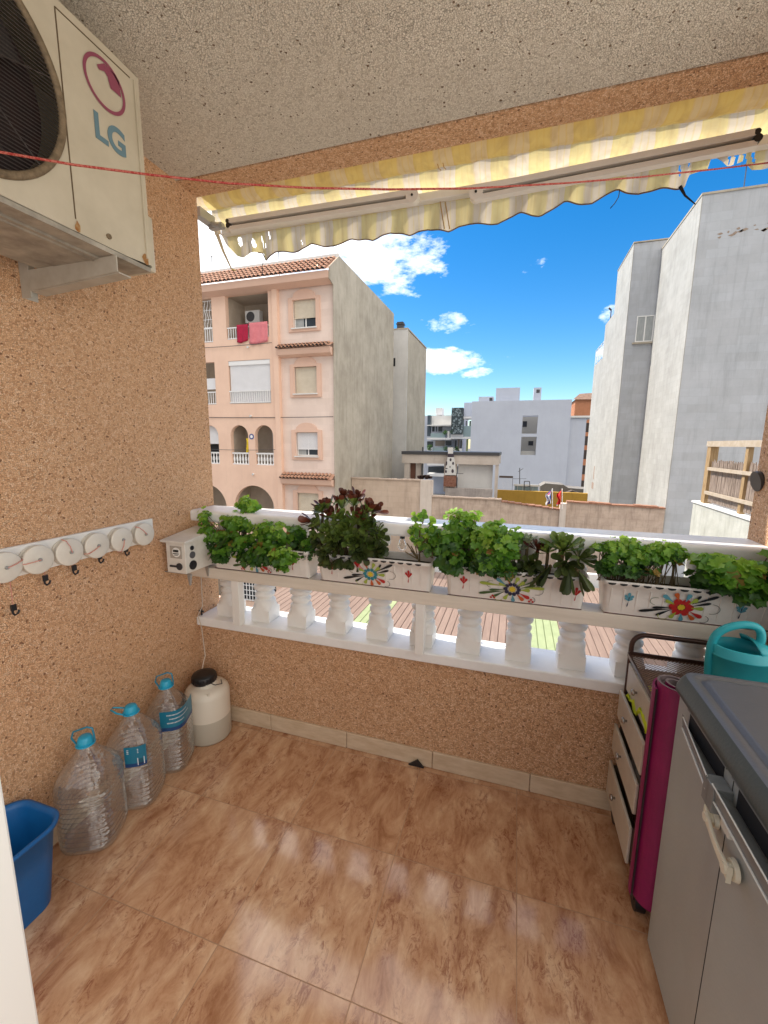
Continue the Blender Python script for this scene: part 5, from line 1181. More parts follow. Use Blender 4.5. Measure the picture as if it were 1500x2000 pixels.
def rails(x0, x1, z0, z1, y, n, parent, w=.028):
    m = MB(); m.box(x0, x1, y, y+.05, z1-.05, z1); m.box(x0, x1, y, y+.05, z0, z0+.04)
    for k in range(n): x = x0+(x1-x0)*(k+.5)/n; m.box(x-w/2, x+w/2, y+.012, y+.038, z0+.04, z1-.05)
    return m.build('railing', M_rail, parent)
def arch_balusters(x0, x1, z0, z1, y, n):
    m = MB(); m.box(x0, x1, y, y+.12, z1-.07, z1); m.box(x0, x1, y, y+.12, z0, z0+.05)
    for k in range(n): x = x0+(x1-x0)*(k+.5)/n; m.lathe((x, y+.06, z0+.05), [(.04, 0), (.04, .05), (.025, .08), (.055, .18), (.045, .28), (.022, .36), (.035, .42), (.035, .46)], 10)
    return m.build('railing', M_rail, A)
recess(-12.97, -10.6, 5.98, 7.95); recess(-12.97, -10.6, .36, 2.3, 1.0); recess(-12.97, -10.6, -2.62, -.5, 1.2); recess(-15.95, -13.55, 5.9, 7.92, .6); recess(-15.95, -13.3, .36, 2.3, .6); recess(-15.95, -13.3, -2.62, -.5)
rails(-12.87, -10.69, 6.05, 6.56, YA+.03, 17, A); rails(-12.87, -10.69, 3.22, 3.78, YA-.02, 19, A); rails(-14.4, -13.64, 6.0, 6.62, YA+.03, 6, A); rails(-14.4, -13.64, 3.2, 3.78, YA+.03, 6, A)
for x0, x1 in ((-12.93, -11.97), (-11.6, -10.64), (-14.6, -13.62)): arch_balusters(x0, x1, .39, .96, YA+.05, 6)
win_part(A, -12.85, -10.71, 3.25, 5.05, YA+.12, .98, False, M_shutw, False)
m = MB(); m.box(-12.87, -10.7, YA+.02, YA+.07, 4.9, 5.09); m.build('shutter_box', M_rail, A)
win_part(A, -11.35, -10.62, 6.02, 7.55, YA+1.5, 0, True); win_part(A, -11.4, -10.65, .4, 2.0, YA+1.15, 0, True); win_part(A, -11.6, -10.65, -2.6, -.9, YA+1.35, .4, True)
m = MB(); m.box(-15.9, -13.62, YA+.2, YA+.215, 1.35, 2.2); m.box(-15.9, -13.65, YA+.15, YA+.17, 3.9, 4.4); m.build('roller_shutter', M_shutw, A)
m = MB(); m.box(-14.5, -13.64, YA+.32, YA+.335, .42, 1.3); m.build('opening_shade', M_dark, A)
m = MB()   # wrought grille in the upper left opening
for k in range(7): x = -14.5+k*.14; m.tube([(x+.04*math.sin(z*9+k), YA+.1, 6.6+z) for z in [j*.1 for j in range(13)]], .014, 5)
for z in (6.65, 7.0, 7.4, 7.8): m.box(-14.5, -13.64, YA+.09, YA+.11, z-.012, z+.012)
m.build('window_grille', M_rail, A)
m = MB(); 
for z in (5.63, 2.62, -.05): m.cyl((-11.75, YA-.10, z), (-11.75, YA-.001, z+.02), .045, n=10)
m.build('downlight', M_clean, A)
m = MB(); m.cyl((-11.78, YA-.01, 1.70), (-11.78, YA-.001, 1.70), .13, n=20); pl = m.build('house_plaque', mat('plaque_blue', (.08, .10, .25), .3), A)
m = MB(); m.cyl((-11.78, YA-.013, 1.70), (-11.78, YA-.0105, 1.70), .07, n=14); m.build('plaque_centre', M_rail, pl)
m = MB()
wall_g = MB(); 
for k in range(12): x = -12.75+k*.17; wall_g.box(x-.02, x+.02, YA-.04, YA-.02, -6.35, -4.25)
for k in range(9): z = -6.3+k*.25; wall_g.box(-12.8, -10.75, YA-.045, YA-.041, z-.02, z+.02)
wall_g.build('ground_floor_grille', M_rail, A)
m = MB(); m.box(-12.8, -10.75, YA+.3, YA+.32, -6.4, -4.2); m.build('ground_floor_glass', M_win, A)
# things on its balcony
t2 = thing('air_conditioner', 'small white air conditioner mounted inside the top balcony of the salmon building', 'air conditioner', (-12.2, 18.1, 6.9))
m = MB(); m.box(-12.5, -11.72, 17.9, 18.2, 6.95, 7.5); m.build('casing', M_clean, t2, bevel=.03)
m = MB(); m.cyl((-12.2, 17.89, 7.22), (-12.2, 17.899, 7.22), .22, n=24); m.build('fan', M_dkg, t2)
m = MB(); m.box(-12.45, -12.4, 17.9, 18.4, 6.85, 6.94); m.box(-11.85, -11.8, 17.9, 18.4, 6.85, 6.94); m.build('bracket', M_dkg, t2)
def towel(x0, x1, z0, z1, col, col2, label):
    m = MB(); n = 16; vs = []
    for i in range(n+1):
        for j in range(9):
            u, v = i/n, j/8; x = x0+(x1-x0)*u; z = z1-(z1-z0)*(v*1.0)-(.04*math.sin(u*5)*v); vs.append((x, YA-.03+.025*math.sin(u*14+v*3)*v-.01*v, z))
    m.add(vs, [(i*9+j, (i+1)*9+j, (i+1)*9+j+1, i*9+j+1) for i in range(n) for j in range(8)], 0, True)
    o = m.build('towel', mat('cloth_'+str(len(label)), col, .9, col2, 6)); q = o.modifiers.new('t', 'SOLIDIFY'); q.thickness = .015; tag(o, label, 'towel')
towel(-12.3, -11.72, 5.88, 6.62, (.42, .01, .05), (.34, .008, .04), 'dark red towel over the top balcony rail of the salmon building')
towel(-11.66, -10.72, 5.78, 6.66, (.70, .22, .24), (.62, .18, .20), 'pink towel over the top balcony rail of the salmon building')
m = MB(); m.box(-12.36, -12.25, YA+.3, YA+.7, .9, 1.6); 
o = MB(); n = 8
vs = []
for i in range(n+1):
    for j in range(5): u, v = i/n, j/4; vs.append((-12.2+.2*u+.03*math.sin(v*6), YA+.16+.03*math.sin(u*9), 1.62-.75*v*(1-.3*u)))
o.add(vs, [(i*5+j, (i+1)*5+j, (i+1)*5+j+1, i*5+j+1) for i in range(n) for j in range(4)], 0, True)
o = o.build('shirt', mat('yellow_shirt', (.75, .55, .03), .9)); o.modifiers.new('t', 'SOLIDIFY').thickness = .012; tag(o, 'yellow shirt hanging in the left arched balcony of the salmon building', 'laundry')
def antenna(x, y, z0, h, label, w=.5):
    m = MB(); m.tube([(x, y, z0), (x, y, z0+h)], .018, 5); m.tube([(x-w, y, z0+h*.96), (x+w, y, z0+h)], .014, 5)
    for k in range(5): xx = x-w+2*w*k/4; m.tube([(xx, y-.15, z0+h*.98), (xx, y+.15, z0+h*.98)], .008, 4)
    tag(m.build('antenna', M_dkg), label, 'antenna')
p = at(415, 540, 18); antenna(p.x, 18, 9.1, 1.0, 'thin television antenna standing on the left of the salmon building roof', .35)
p = at(545, 520, 18.5); m = MB(); m.tube([(p.x, 18.5, 9.1), (p.x, 18.5, 10.3)], .02, 5); tag(m.build('mast', M_dkg), 'bare thin mast on the middle of the salmon building roof', 'mast')

# ---- narrow grey building behind
B = thing('apartment_building', 'narrow grey-beige building standing behind the salmon building gable', 'building', (-8, 29.8, GZ))
m = MB(); m.box(-11, -6.957, 27.02, 32.7, GZ, 8.5); m.build('side_wall', M_gable2, B)
m = MB(); m.box(-11, -6.953, 26.95, 27.018, GZ, 8.56); m.build('front_wall', plaster('grey_white_front', (.60, .59, .57), (.52, .51, .49), stain=.3), B)
m = MB(); m.box(-11, -6.94, 26.93, 32.72, 8.561, 8.64); m.build('coping', M_gable, B)
m = MB(); m.box(-8.35, -7.75, 26.93, 26.949, 6.35, 6.85); m.build('window', M_dark, B)
m = MB(); m.box(-7.75, -7.35, 27.2, 27.6, 8.64, 9.1); m.box(-7.8, -7.3, 27.15, 27.65, 8.95, 9.0); m.build('chimney', M_dkg, B)
# ---- right-hand white buildings
C = thing('apartment_building', 'tall white building with a blank front wall at the right', 'building', (9, 21, GZ))
XC, YC = 5.75, 19.0
m = MB(); m.box(XC+.03, 16, YC, 23.38, GZ, 10.2); m.build('front_wall', M_wshade, C)
m = MB(); m.box(XC, XC+.029, YC+.001, 23.379, GZ, 10.2); m.build('side_wall', M_sidew, C)
m = MB(); m.box(XC-.02, 16, YC-.03, 23.39, 10.201, 10.27); m.build('coping', M_gable, C)
m = MB()
for k in range(26): 
    a = at(rnd(1385, 1500), 0, YC-.004); x = rnd(6.3, 9.5); z = 8.8+rnd(-.12, .12)+(x-6.3)*.09
    w_ = rnd(.03, .13); h_ = rnd(.02, .06); m.add([(x-w_, YC-.004, z), (x, YC-.004, z-h_), (x+w_, YC-.004, z+rnd(-.02, .02)), (x+w_*.3, YC-.004, z+h_)], [(0, 1, 2, 3)])
m.build('flaked_patch', mat('flaked_brown', (.30, .23, .18), .9), C)
D = thing('apartment_building', 'stepped white building receding behind the blank-fronted one at the right', 'building', (8, 28, GZ))
XD, YD = 4.6, 23.4
m = MB(); m.box(XD+.03, 14, YD, YD+.3, GZ, 10.6); m.build('front_wall', M_wshade, D)
m = MB(); m.poly([(XD, YD, GZ), (XD, YD, 10.62), (XD, 26.7, 10.62), (XD, 26.7, 8.5), (XD, 29.0, 8.5), (XD, 29.0, 6.65), (XD, 31.9, 6.65), (XD, 31.9, GZ)], (.029, 0, 0)); m.build('side_wall', M_sidew, D)
m = MB(); m.box(XD+.03, 14, YD+.301, 26.68, GZ, 10.58); m.box(XD+.03, 14, 26.68, 28.98, GZ, 8.46); m.box(XD+.03, 14, 28.98, 31.88, GZ, 6.6); m.build('building_core', M_sidew, D)
m = MB(); m.box(XD-.02, 14, YD-.03, YD+.2, 10.621, 10.67); m.box(XD-.02, XD+.06, YD+.2, 26.72, 10.621, 10.66); m.build('coping', M_gable, D)
win_part(D, 5.02, 5.75, 6.27, 7.43, YD-.03, 0, True); bx('sill', M_gable, D, 4.92, 5.75, YD-.10, YD-.001, 6.18, 6.255)
m = MB(); m.box(5.06, 5.75, YD-.015, YD-.012, 6.31, 7.39); m.build('curtain', M_curt, D)
m = MB()
for yy in (29.1, 30.0, 30.9, 31.8): m.tube([(XD+.03, yy, 6.65), (XD+.03, yy, 7.6)], .025, 5)
m.tube([(XD+.03, 29.1, 7.6), (XD+.03, 31.8, 7.6)], .025, 5); rl = m.build('terrace_railing', M_rail, D)
m = MB(); m.box(XD+.02, XD+.03, 29.15, 31.75, 6.75, 7.5); m.build('glass_panel', clearish('rail_glass', (.8, .86, .86), .3, .03), rl)
m = MB(); m.tube([(XD+.1, 28.2, 8.5), (XD+.1, 28.2, 9.1)], .03, 6); m.tube([(XD+.1, 28.2, 9.1), (XD-.05, 28.1, 9.2)], .05, 6); m.build('roof_vent', M_dkg, D)
m = MB(); m.box(XD-.001, XD-.0005, 28.3, 28.6, -.6, .2); m.box(XD-.001, XD-.0005, 28.2, 28.9, -1.2, -.8); m.build('exposed_brick_patch', mat('brick_patch', (.33, .24, .19), .9), D)
p = at(1453, 365, 20); antenna(p.x, 20, 10.26, 1.25, 'television aerial on top of the tall white building at the right', .35)

# ---- garden walls
def cap_wall(name, label, x0, x1, zt, mat_, y=18.9, th=.25, capm=None, step=False, zend=None):
    g = thing(name, label, 'wall', ((x0+x1)/2, y+th/2, GZ)); ze = zt if zend is None else zend
    m = MB(); m.poly([(x0, y, GZ), (x1, y, GZ), (x1, y, ze), (x0, y, zt)], (0, th, 0)); m.build('wall_face', mat_, g)
    m = MB(); x = x0; n = 0
    while x < x1-.01:
        xe_ = min(x+.28, x1); z = zt+(ze-zt)*(x-x0)/(x1-x0); 
        m.box(x+.004, xe_, y-.05-rnd(0, .02), y+th+.05, z+.001, z+.05+rnd(-.012, .012)+(.03 if step and (n//3) % 2 else 0)); x = xe_; n += 1
    m.build('capping', capm or M_block, g)
    return g
M_brcap = mat('brown_capping_tile', (.22, .09, .05), .85, (.32, .17, .11), 9)
cap_wall('garden_wall', 'tall pink block wall running from the salmon building to the shed', -7.56, -4.15, -.24, M_block, 18.9)
g = thing('wall_pier', 'paler plastered pier at the right end of the tall pink block wall', 'pier', (-3.87, 19, GZ)); bx('pier_shaft', M_shedw, g, -4.148, -3.6, 18.86, 19.2, GZ, -.20)
cap_wall('garden_wall', 'lower stained wall below the shed with grey blotches', -3.598, -.52, -.96, M_block2, 18.92)
cap_wall('garden_wall', 'low stained wall with a brown tile cap in front of the yellow wall', -.518, 1.87, -1.05, M_block2, 18.9, capm=M_brcap, zend=-1.28)
g = thing('wall_pier', 'narrow pale pier between the two brown-capped garden walls', 'pier', (1.95, 19, GZ)); bx('pier_shaft', M_shedw, g, 1.872, 2.12, 18.84, 19.2, GZ, -.98)
cap_wall('garden_wall', 'heavily stained block wall with stepped brown cap below the white buildings', 2.122, 5.72, -.92, M_block2, 18.9, capm=M_brcap, step=True, zend=-1.02)

# ---- terrace roof seen through the balusters
rf = thing('terrace_roof', 'brown ribbed terrace roof below the balcony with two pale green panels', 'roof', (-.5, 10, -3.6))
M_rib = mat('pink_brown_panel', (.235, .165, .132), .7, (.19, .13, .105), 3, .1, 20, stretch=(3, .3, 1)); M_grn = mat('pale_green_panel', (.30, .35, .19), .5, (.25, .30, .16), 3)
g1 = sorted((atz(1035, 1240, -3.6).x, atz(1098, 1240, -3.6).x)); g2 = sorted((atz(700, 1205, -3.6).x, atz(762, 1195, -3.6).x))
m = MB(); mg = MB(); x = -7.6
while x < 9:
    xc = x+.09; tgt = mg if (g1[0] < xc < g1[1] or g2[0] < xc < g2[1]) else m
    tgt.box(x+.011, x+.19, 3.2, 16.0, -3.64, -3.6); tgt.box(x-.009, x+.0105, 3.2, 16.0, -3.66, -3.625, 1); x += .2
m.build('roof_board', [M_rib, mat('board_gap', (.16, .10, .08), .9)], rf); mg.build('translucent_panel', [M_grn, mat('green_gap', (.22, .27, .13), .8)], rf)
m = MB(); m.box(-7.6, 9, 3.3, 15.9, -3.75, -3.665); m.build('roof_frame', M_dkg, rf)
yw = thing('yard_wall', 'pale yard wall closing the terrace beyond the ribbed roof', 'wall', (0, 16.5, GZ))
bx('wall_face', M_clean, yw, -7.55, 9, 16.3, 16.5, GZ, -3.2)

# ---- timber frame with reed screen on a low white wall
fw = thing('garden_wall', 'white roughcast parapet wall carrying the timber frame at the right edge', 'wall', (3.1, 7, GZ))
bx('wall_face', plaster('roughcast_white', (.48, .48, .43), (.38, .38, .33), stain=.5, sc=3), fw, 3.0, 3.18, 4.2, 8.55, GZ, .47); bx('coping', M_clean, fw, 2.98, 3.20, 4.2, 8.58, .4705, .50)
tf = thing('timber_frame', 'timber frame with a brown reed screen on the white parapet wall at the right', 'screen', (3.08, 6.5, .5))
M_tim = mat('weathered_timber', (.26, .16, .07), .8, (.36, .25, .13), 12, .1, 50, stretch=(4, 4, .5)); M_timp = mat('pale_timber', (.44, .37, .29), .8, (.36, .29, .21), 10)
bx('post', M_tim, tf, 3.02, 3.13, 8.18, 8.32, .501, 1.47); bx('post', M_tim, tf, 3.03, 3.09, 7.02, 7.10, .501, 1.43); bx('post', M_tim, tf, 3.03, 3.12, 5.8, 5.9, .501, 1.43)
bx('top_rail', M_timp, tf, 3.01, 3.13, 4.5, 8.34, 1.431, 1.52)
for z in (.66, 1.05): bx('rail', M_timp, tf, 3.0, 3.029, 4.5, 8.17, z, z+.05)
m = MB(); yy = 4.5
while yy < 8.16: m.cyl((3.07+rnd(-.006, .006), yy, .53), (3.07+rnd(-.01, .01), yy+rnd(-.01, .01), 1.20+rnd(-.03, .03)), .008, n=5); yy += .0155
m.build('reed_screen', mat('reed', (.20, .15, .12), .9, (.34, .27, .22), 60, stretch=(1, 1, .1)), tf)

# ---- shed with chimney
YS = 24.0
def bpx(m, px0, px1, py0, py1, Y, dep, mi=0):
    a = at(px0, py1, Y); b = at(px1, py0, Y); m.box(a.x, b.x, Y, Y+dep, a.z, b.z, mi)
sd = thing('shed', 'plastered flat-roofed shed with an open bay on a rooftop', 'shed', (-3.6, 25, -2))
m = MB(); bpx(m, 785, 975, 887, 904, YS, 3); m.build('roof_band', M_shedw, sd)
m = MB(); bpx(m, 784, 976, 884, 887, YS-.06, 3.1); m.build('roof_edge', M_dkg, sd)
for q_ in ((789, 800, 904.2, 960, YS+.05, .4), (963, 974, 904.2, 1000, YS+.05, .4), (812, 823, 904.2, 960, YS+.3, .3), (866, 891, 904.2, 960, YS+.06, .5)):
    m = MB(); bpx(m, *q_); m.build('pillar', M_shedw, sd)
m = MB(); bpx(m, 800.5, 812, 904.2, 960, YS+.3, .05); m.build('door', mat('brown_door', (.14, .06, .035), .6), sd)
m = MB(); bpx(m, 891.5, 963, 904.2, 1000, YS+.4, .2); m.build('back_wall', M_clean, sd)
m = MB(); bpx(m, 868, 962, 956, 1000, YS-.5, .25); m.build('low_wall', plaster('grey_stained', (.50, .45, .42), (.36, .32, .30), stain=.6, sc=2), sd)
m = MB()
for px in (878, 892): a = at(px, 975, YS-.3); b = at(px, 925, YS-.3); m.tube([a, b], .02, 5)
m.tube([at(880, 925, YS-.3), at(905, 925, YS-.3)], .015, 5); m.build('pole', M_dkg, sd)
ch = thing('barbecue_chimney', 'white barbecue chimney with painted dark marks in front of the shed', 'chimney', at(878, 950, YS-.5))
a, b, c, d = at(868, 928, YS-.5), at(890, 928, YS-.5), at(885, 893, YS-.5), at(874, 893, YS-.5)
m = MB(); m.poly([a, b, c, d], (0, .45, 0)); bpx(m, 875, 884, 874, 886, YS-.45, .3); m.build('flue', M_clean, ch)
m = MB(); bpx(m, 874, 885, 886.3, 892.7, YS-.48, .35); 
for px, py, w_, h_ in ((880, 898, 2, 3), (872, 905, 1.6, 4.5), (885, 905, 2, 3.2), (872, 915, 2.4, 1), (871, 921, 1.8, 3), (884, 920, 2.4, 4), (879, 912, 1, 2)):
    o = at(px, py, YS-.503); k = YS/F_PX; m.add([(o.x+w_*k*math.cos(q*.785), YS-.503, o.z+h_*k*math.sin(q*.785)) for q in range(8)], [tuple(range(8))])
m.build('painted_mark', mat('mark_ink', (.06, .045, .06), .8), ch)
m = MB(); bpx(m, 866, 890, 930, 950, YS-.55, .6); m.build('firebox', mat('brick_firebox', (.20, .075, .045), .9, (.33, .17, .12), 9), ch)
m = MB(); bpx(m, 823, 826.5, 873, 936, YS+.2, .12); tag(m.build('stove_pipe', M_dkg), 'dark stove pipe rising beside the shed doorway', 'pipe')
m = MB(); 
for k in range(14): o = at(815+k*1.8, 932+rnd(-2, 2), YS-.9); m.box(o.x, o.x+.12, YS-.9, YS-.6, o.z-.06, o.z+.06)
tag(m.build('roof_rubble', mat('rubble_dark', (.07, .04, .035), .9)), 'dark clutter heaped on top of the tall pink wall by its pier', 'rubble')
# ---- yellow wall, grille door, flags
YY = 30.0
m = MB(); bpx(m, 965, 1150, 964, 1000, YY, .3); tag(m.build('yellow_wall', plaster('ochre_render', (.50, .30, .06), (.42, .25, .05), stain=.3)), 'ochre yellow rooftop wall behind the brown-capped garden wall', 'wall')
gd = thing('slatted_gate', 'white and brown slatted gate between the shed and the far white building', 'gate', at(988, 963, YY+.5))
m = MB(); bpx(m, 975, 1002, 930, 933, YY+.5, .08); bpx(m, 999.5, 1002, 933, 963, YY+.5, .08); m.build('gate_frame', mat('brown_gate', (.10, .07, .055), .7), gd)
m = MB()
for k in range(10): bpx(m, 975.6+k*2.4, 976.9+k*2.4, 933.2, 963, YY+.52, .04)
m.build('slat', M_clean, gd)
cl = thing('rooftop_lean_to', 'low glazed lean-to beside the slatted gate', 'lean-to', at(1030, 963, YY+1))
m = MB(); bpx(m, 1003, 1053, 947, 949, YY+1, .1); 
for px in (1003, 1010, 1020, 1036, 1040, 1052): bpx(m, px, px+1.4, 949, 963.5, YY+1, .08)
m.build('frame', M_clean, cl)
m = MB(); bpx(m, 1004.5, 1051, 949.2, 963.5, YY+1.04, .02); m.build('glass_panel', mat('blue_grey_glass', (.22, .30, .34), .15), cl)
p = at(1015, 950, YY+2); q = at(1015, 914, YY+2)
m = MB(); m.tube([p, q], .03, 5); m.tube([at(1012, 921, YY+2), at(1022, 915, YY+2)], .02, 5); m.tube([at(1002, 935, YY+2), at(1028, 935, YY+2)], .015, 5); tag(m.build('antenna', M_dkg), 'yagi television antenna above the glazed lean-to', 'antenna')
m = MB(); 
for a_, b_ in (((1024, 960), (1024, 940)), ((1036, 960), (1034, 940)), ((1024, 940), (1034, 940)), ((1024, 951), (1035, 950))): m.tube([at(*a_, YY+.6), at(*b_, YY+.6)], .03, 5)
tag(m.build('metal_rack', M_dkg), 'dark metal rack standing on the roof before the glazed lean-to', 'rack')
hut = thing('rooftop_hut', 'low grey huts with sloping roofs behind the two flags', 'hut', at(1100, 965, YY+3))
a = [at(x_, y_, YY+3) for x_, y_ in ((1055, 968), (1150, 968), (1148, 956), (1110, 953), (1100, 947), (1065, 944), (1055, 950))]
m = MB(); m.poly(a, (0, 2, 0)); m.build('hut_wall', plaster('grey_hut', (.24, .22, .20), (.18, .165, .15), stain=.3), hut)
a = [at(x_, y_, YY+2.2) for x_, y_ in ((1098, 966), (1142, 967), (1118, 958))]; m = MB(); m.poly(a, (0, .7, 0)); m.build('hut_roof', mat('hut_roof_dark', (.10, .075, .06), .9), hut)
def flag(px, py0, py1, cols, label, w=11):
    g = thing('flag', label, 'flag', at(px, py1+8, 18.6)); a = at(px, py1+10, 18.6); b = at(px, py0-4, 18.6)
    m = MB(); m.tube([a, b], .018, 6); m.build('pole', M_rail, g)
    m = MB(); n = 10; vs = []; k = 18.6/F_PX
    for i in range(n+1):
        for j in range(n+1):
            u, v = i/n, j/n; ww = w*k*(.35+.65*math.sin(PI*min(v*1.1+.12, 1)*.8)); vs.append((b.x-.02-ww*u*.9+.05*math.sin(v*9+u*3)*u, 18.6-.02+.08*math.sin(u*9+v*4), b.z-.05-(py1-py0)*k*v-(.10*u)))
    for i in range(n):
        for j in range(n):
            mi = cols(i/n, j/n); m.add([vs[q] for q in (i*(n+1)+j, (i+1)*(n+1)+j, (i+1)*(n+1)+j+1, i*(n+1)+j+1)], [(0, 1, 2, 3)], mi, True)
    m.build('cloth', [mat('flag_blue', (.03, .06, .30), .8), mat('flag_white', (.75, .74, .75), .8), mat('flag_red', (.62, .03, .03), .8)], g)
flag(1079, 958, 983, lambda u, v: 1 if abs(u-v) < .12 or abs(u+v-.9) < .1 or u > .85 else (2 if abs(u-.5) < .08 else 0), 'crumpled blue, white and red flag hanging on a pole above the garden wall')
flag(1098, 958, 984, lambda u, v: 1 if v > .8 and u > .6 else 2, 'limp red flag hanging on a pole above the garden wall', 8)

# ---- far white block
YE = 61.0
E_ = thing('apartment_building', 'big plain white block with two open windows in the distance', 'building', at(1020, 950, YE))
e0, e1 = at(922, 784, YE), at(1117, 784, YE)
o1a, o1b = at(1021, 812, YE), at(1050, 847, YE); o2a, o2b = at(1018.5, 853, YE), at(1047, 889, YE)
ox0, ox1 = o1a.x, at(1050, 830, YE).x
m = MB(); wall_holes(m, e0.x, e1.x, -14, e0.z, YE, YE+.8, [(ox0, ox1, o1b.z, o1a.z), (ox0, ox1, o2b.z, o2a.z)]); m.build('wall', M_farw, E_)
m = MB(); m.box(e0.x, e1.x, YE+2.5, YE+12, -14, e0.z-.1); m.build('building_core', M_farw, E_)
m = MB()
m.box(ox0+.1, ox0+.65, YE+2.45, YE+2.49, o1b.z+1.0, o1a.z-.6); m.box(ox0+1.0, ox0+1.65, YE+2.45, YE+2.49, o2b.z+1.3, o2a.z-.55)
m.build('window', mat('dark_window', (.02, .022, .03), .5), E_)
bx('recess_back', mat('recess_beige', (.46, .44, .40), .9), E_, ox0-.3, ox1+.3, YE+2.491, YE+2.499, o2b.z, o1a.z)
m = MB(); m.box(ox0, ox1, YE+.3, YE+.36, o2b.z+.001, o2b.z+.55); m.build('half_wall', mat('grey_half_wall', (.34, .33, .31), .8), E_)
for pxa, pxb, py in ((935, 964, 775), (1043, 1058, 757)): a, b = at(pxa, py, YE+3), at(pxb, py, YE+3); bx('chimney', M_farw, E_, a.x, b.x, YE+3, YE+5, e0.z-.3, a.z)
a, b = at(969, 758, YE+3), at(1016, 758, YE+3); m = MB(); m.box(a.x, b.x, YE+3, YE+9, e0.z-.3, a.z); m.build('stair_housing', M_farw, E_)
m = MB(); 
for px, py in ((959, 780), (1051, 764)): o = at(px, py, YE+2.98); m.box(o.x-.22, o.x+.22, YE+2.97, YE+2.995, o.z-.22, o.z+.22)
m.build('chimney_vent', M_dkg, E_)
# lower right wing
a, b = at(1117.5, 816, YE+.5), at(1146, 816, YE+.5); m = MB(); m.box(e1.x+.02, b.x, YE+.5, YE+9, -14, a.z-.05); m.build('wing_wall', M_farw, E_)
m = MB(); c_ = at(1160, 816, YE+.5); m.box(e1.x+.02, c_.x, YE+.3, YE+9, a.z, a.z+.25); m.build('wing_slab', M_clean, E_)
m = MB()
for py in (832, 858, 885, 915, 945): o = at(1147, py, YE+1.0); m.box(b.x+.01, b.x+.9, YE+1.0, YE+1.6, o.z-.8, o.z+.4)
m.build('wing_window', mat('wing_window_dark', (.05, .035, .03), .6), E_)
# orange house beyond
OH = thing('house', 'orange house with a brown hipped roof peeping over the far white block', 'house', at(1140, 815, 84))
a, b = at(1124, 780, 84), at(1175, 818, 84); m = MB(); m.box(a.x, b.x, 84, 92, -14, a.z); m.build('wall', plaster('orange_render', (.50, .22, .12), (.44, .19, .10)), OH)
r0, r1, r2, r3 = at(1120, 780, 83.6), at(1180, 780, 83.6), at(1160, 767, 87), at(1132, 769, 87)
m = MB(); m.add([r0, r1, r2, r3, (r0.x, 92, r0.z), (r1.x, 92, r1.z)], [(0, 1, 2, 3), (4, 0, 3), (1, 5, 2)]); m.build('roof', mat('brown_roof', (.14, .08, .055), .9, (.22, .14, .1), 2), OH)
# ---- modern block on the left of it
YF = 70.0
FB = thing('apartment_building', 'modern white apartment block with glass balconies and a dark lattice tower', 'building', at(870, 950, YF))
def fpx(name, matl, parts, Y=YF, dep=.4, parent=FB):
    m = MB()
    for p_ in parts: bpx(m, *p_, Y, dep)
    return m.build(name, matl, parent)
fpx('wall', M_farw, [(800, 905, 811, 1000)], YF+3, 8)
fpx('top_storey_wall', M_clean, [(838, 884, 811, 830)], YF+1.8, .8)
fpx('chimney', M_clean, [(851, 864, 796.5, 810.5)], YF+4, 2)
fpx('dark_pier', mat('dark_blue_cladding', (.05, .07, .09), .4), [(834, 841, 811, 852)], YF+.5, 1)
lt = fpx('lattice_tower', mat('lattice_dark', (.035, .05, .055), .5), [(880.5, 904.5, 796, 848)], YF-1, 2)
m = MB()
for k in range(46):
    o = at(rnd(882.5, 902.5), rnd(798, 846), YF-1.02); r_ = rnd(.10, .27); m.add([(o.x+r_*math.cos(q*1.05)*rnd(.6, 1), YF-1.02, o.z+r_*math.sin(q*1.05)*rnd(.7, 1.2)) for q in range(6)], [tuple(range(6))])
m.build('lattice_opening', mat('lattice_light', (.22, .27, .28), .6), lt)
fpx('slab', M_clean, [(834, 880, 855, 858.5), (880, 921, 853, 857), (834, 905, 884, 888), (880, 921, 883, 887), (834, 884, 829.5, 831.5), (905, 921.5, 813.5, 817.5), (834, 921, 906, 909), (834, 921, 927, 930)], YF-.6, 3.6)
M_glr = mat('glass_rail', (.25, .33, .34), .1)
for q_ in [(841, 870, 846, 855), (845, 870, 874, 884), (905, 921, 832, 853), (842, 858, 896, 906), (860, 868, 896, 906)]: fpx('glass_balustrade', M_glr, [q_], YF-.5, .06)
fpx('balcony_wall', M_farw, [(905.5, 921.5, 786, 813.4)], YF-.55, 3)
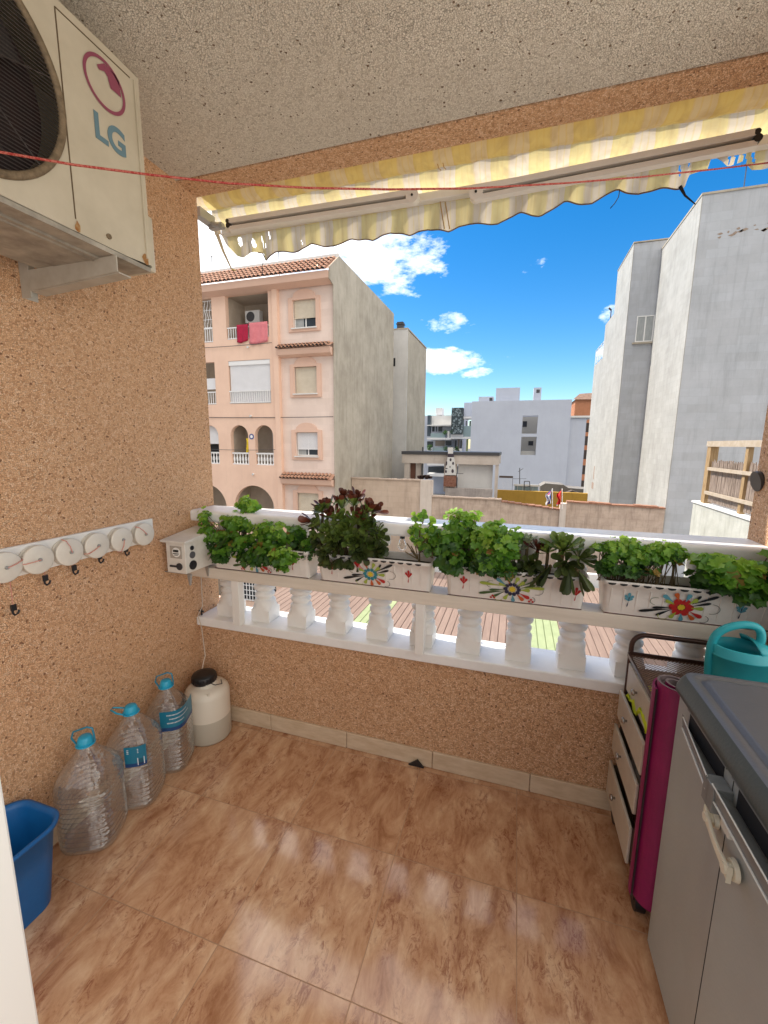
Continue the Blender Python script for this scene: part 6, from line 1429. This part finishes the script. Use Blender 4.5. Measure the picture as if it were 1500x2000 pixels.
fpx('window', M_win, [(844, 849, 833, 843), (856, 864, 833, 843), (851, 853.5, 833, 843), (834, 846, 862, 873), (870, 882, 861, 870), (909, 912, 822, 845), (916, 920, 822, 845), (888, 892, 860, 882), (899, 902, 860, 882), (836, 868, 912, 926)], YF+1.7, .08)
fpx('shade_panel', mat('taupe_panel', (.22, .19, .16), .8), [(850, 869, 860.5, 871), (893, 898, 858, 883)], YF+1.5, .1)
fpx('green_column', mat('green_column_paint', (.26, .30, .14), .8), [(910, 914.5, 857.5, 883)], YF+.4, .3)
fpx('white_pier', M_clean, [(873.5, 878, 842, 855), (874, 879, 874, 886), (884, 890, 876, 886), (896, 902, 876, 886), (834, 842, 876, 886), (880, 904, 848.5, 853)], YF-.55, .5)
m = MB(); lm = MB()
for px, py in ((869, 845), (883, 843), (870, 876), (882, 878), (892, 877), (838, 876), (840, 872)):
    o = at(px, py, YF-.8)
    for k in range(90): d = rvec(); p = o+Vector((d.x*.45, d.y*.3, d.z*.42))*rnd(.3, 1); u, v = frame(rvec()); lm.add([p, p+u*.13, p+u*.1+v*.1, p+v*.12], [(0, 1, 2, 3)])
tag(lm.build('balcony_shrubs', M_leafdk), 'dark green potted shrubs along the balconies of the modern white block', 'shrubs', kind='stuff')

# cables along the salmon facade and across to the grey gable
m = MB()
def sag(a, b, d, n=14): return [Vector(a)*(1-k/n)+Vector(b)*(k/n)+Vector((0, 0, -d*4*(k/n)*(1-k/n))) for k in range(n+1)]
m.tube(sag((-15.5, YA-.03, 2.62), (-7.63, YA-.03, 2.56), .03), .014, 4)
tag(m.build('facade_cable', M_dkg), 'thin dark cable strung along the salmon facade below the middle windows', 'cable')
m = MB(); m.tube(sag((-15.5, YA-.035, 5.78), (-10.5, YA-.095, 5.75), .03), .012, 4)
tag(m.build('facade_cable', M_dkg), 'thin dark cable strung along the salmon facade under the towels', 'cable')
m = MB(); m.tube(sag((-15.5, YA-.035, 1.15), (-10.5, YA-.095, 1.12), .06), .010, 4)
tag(m.build('wash_line', M_dkg), 'thin wash line crossing the arched balconies of the salmon building', 'wash line')
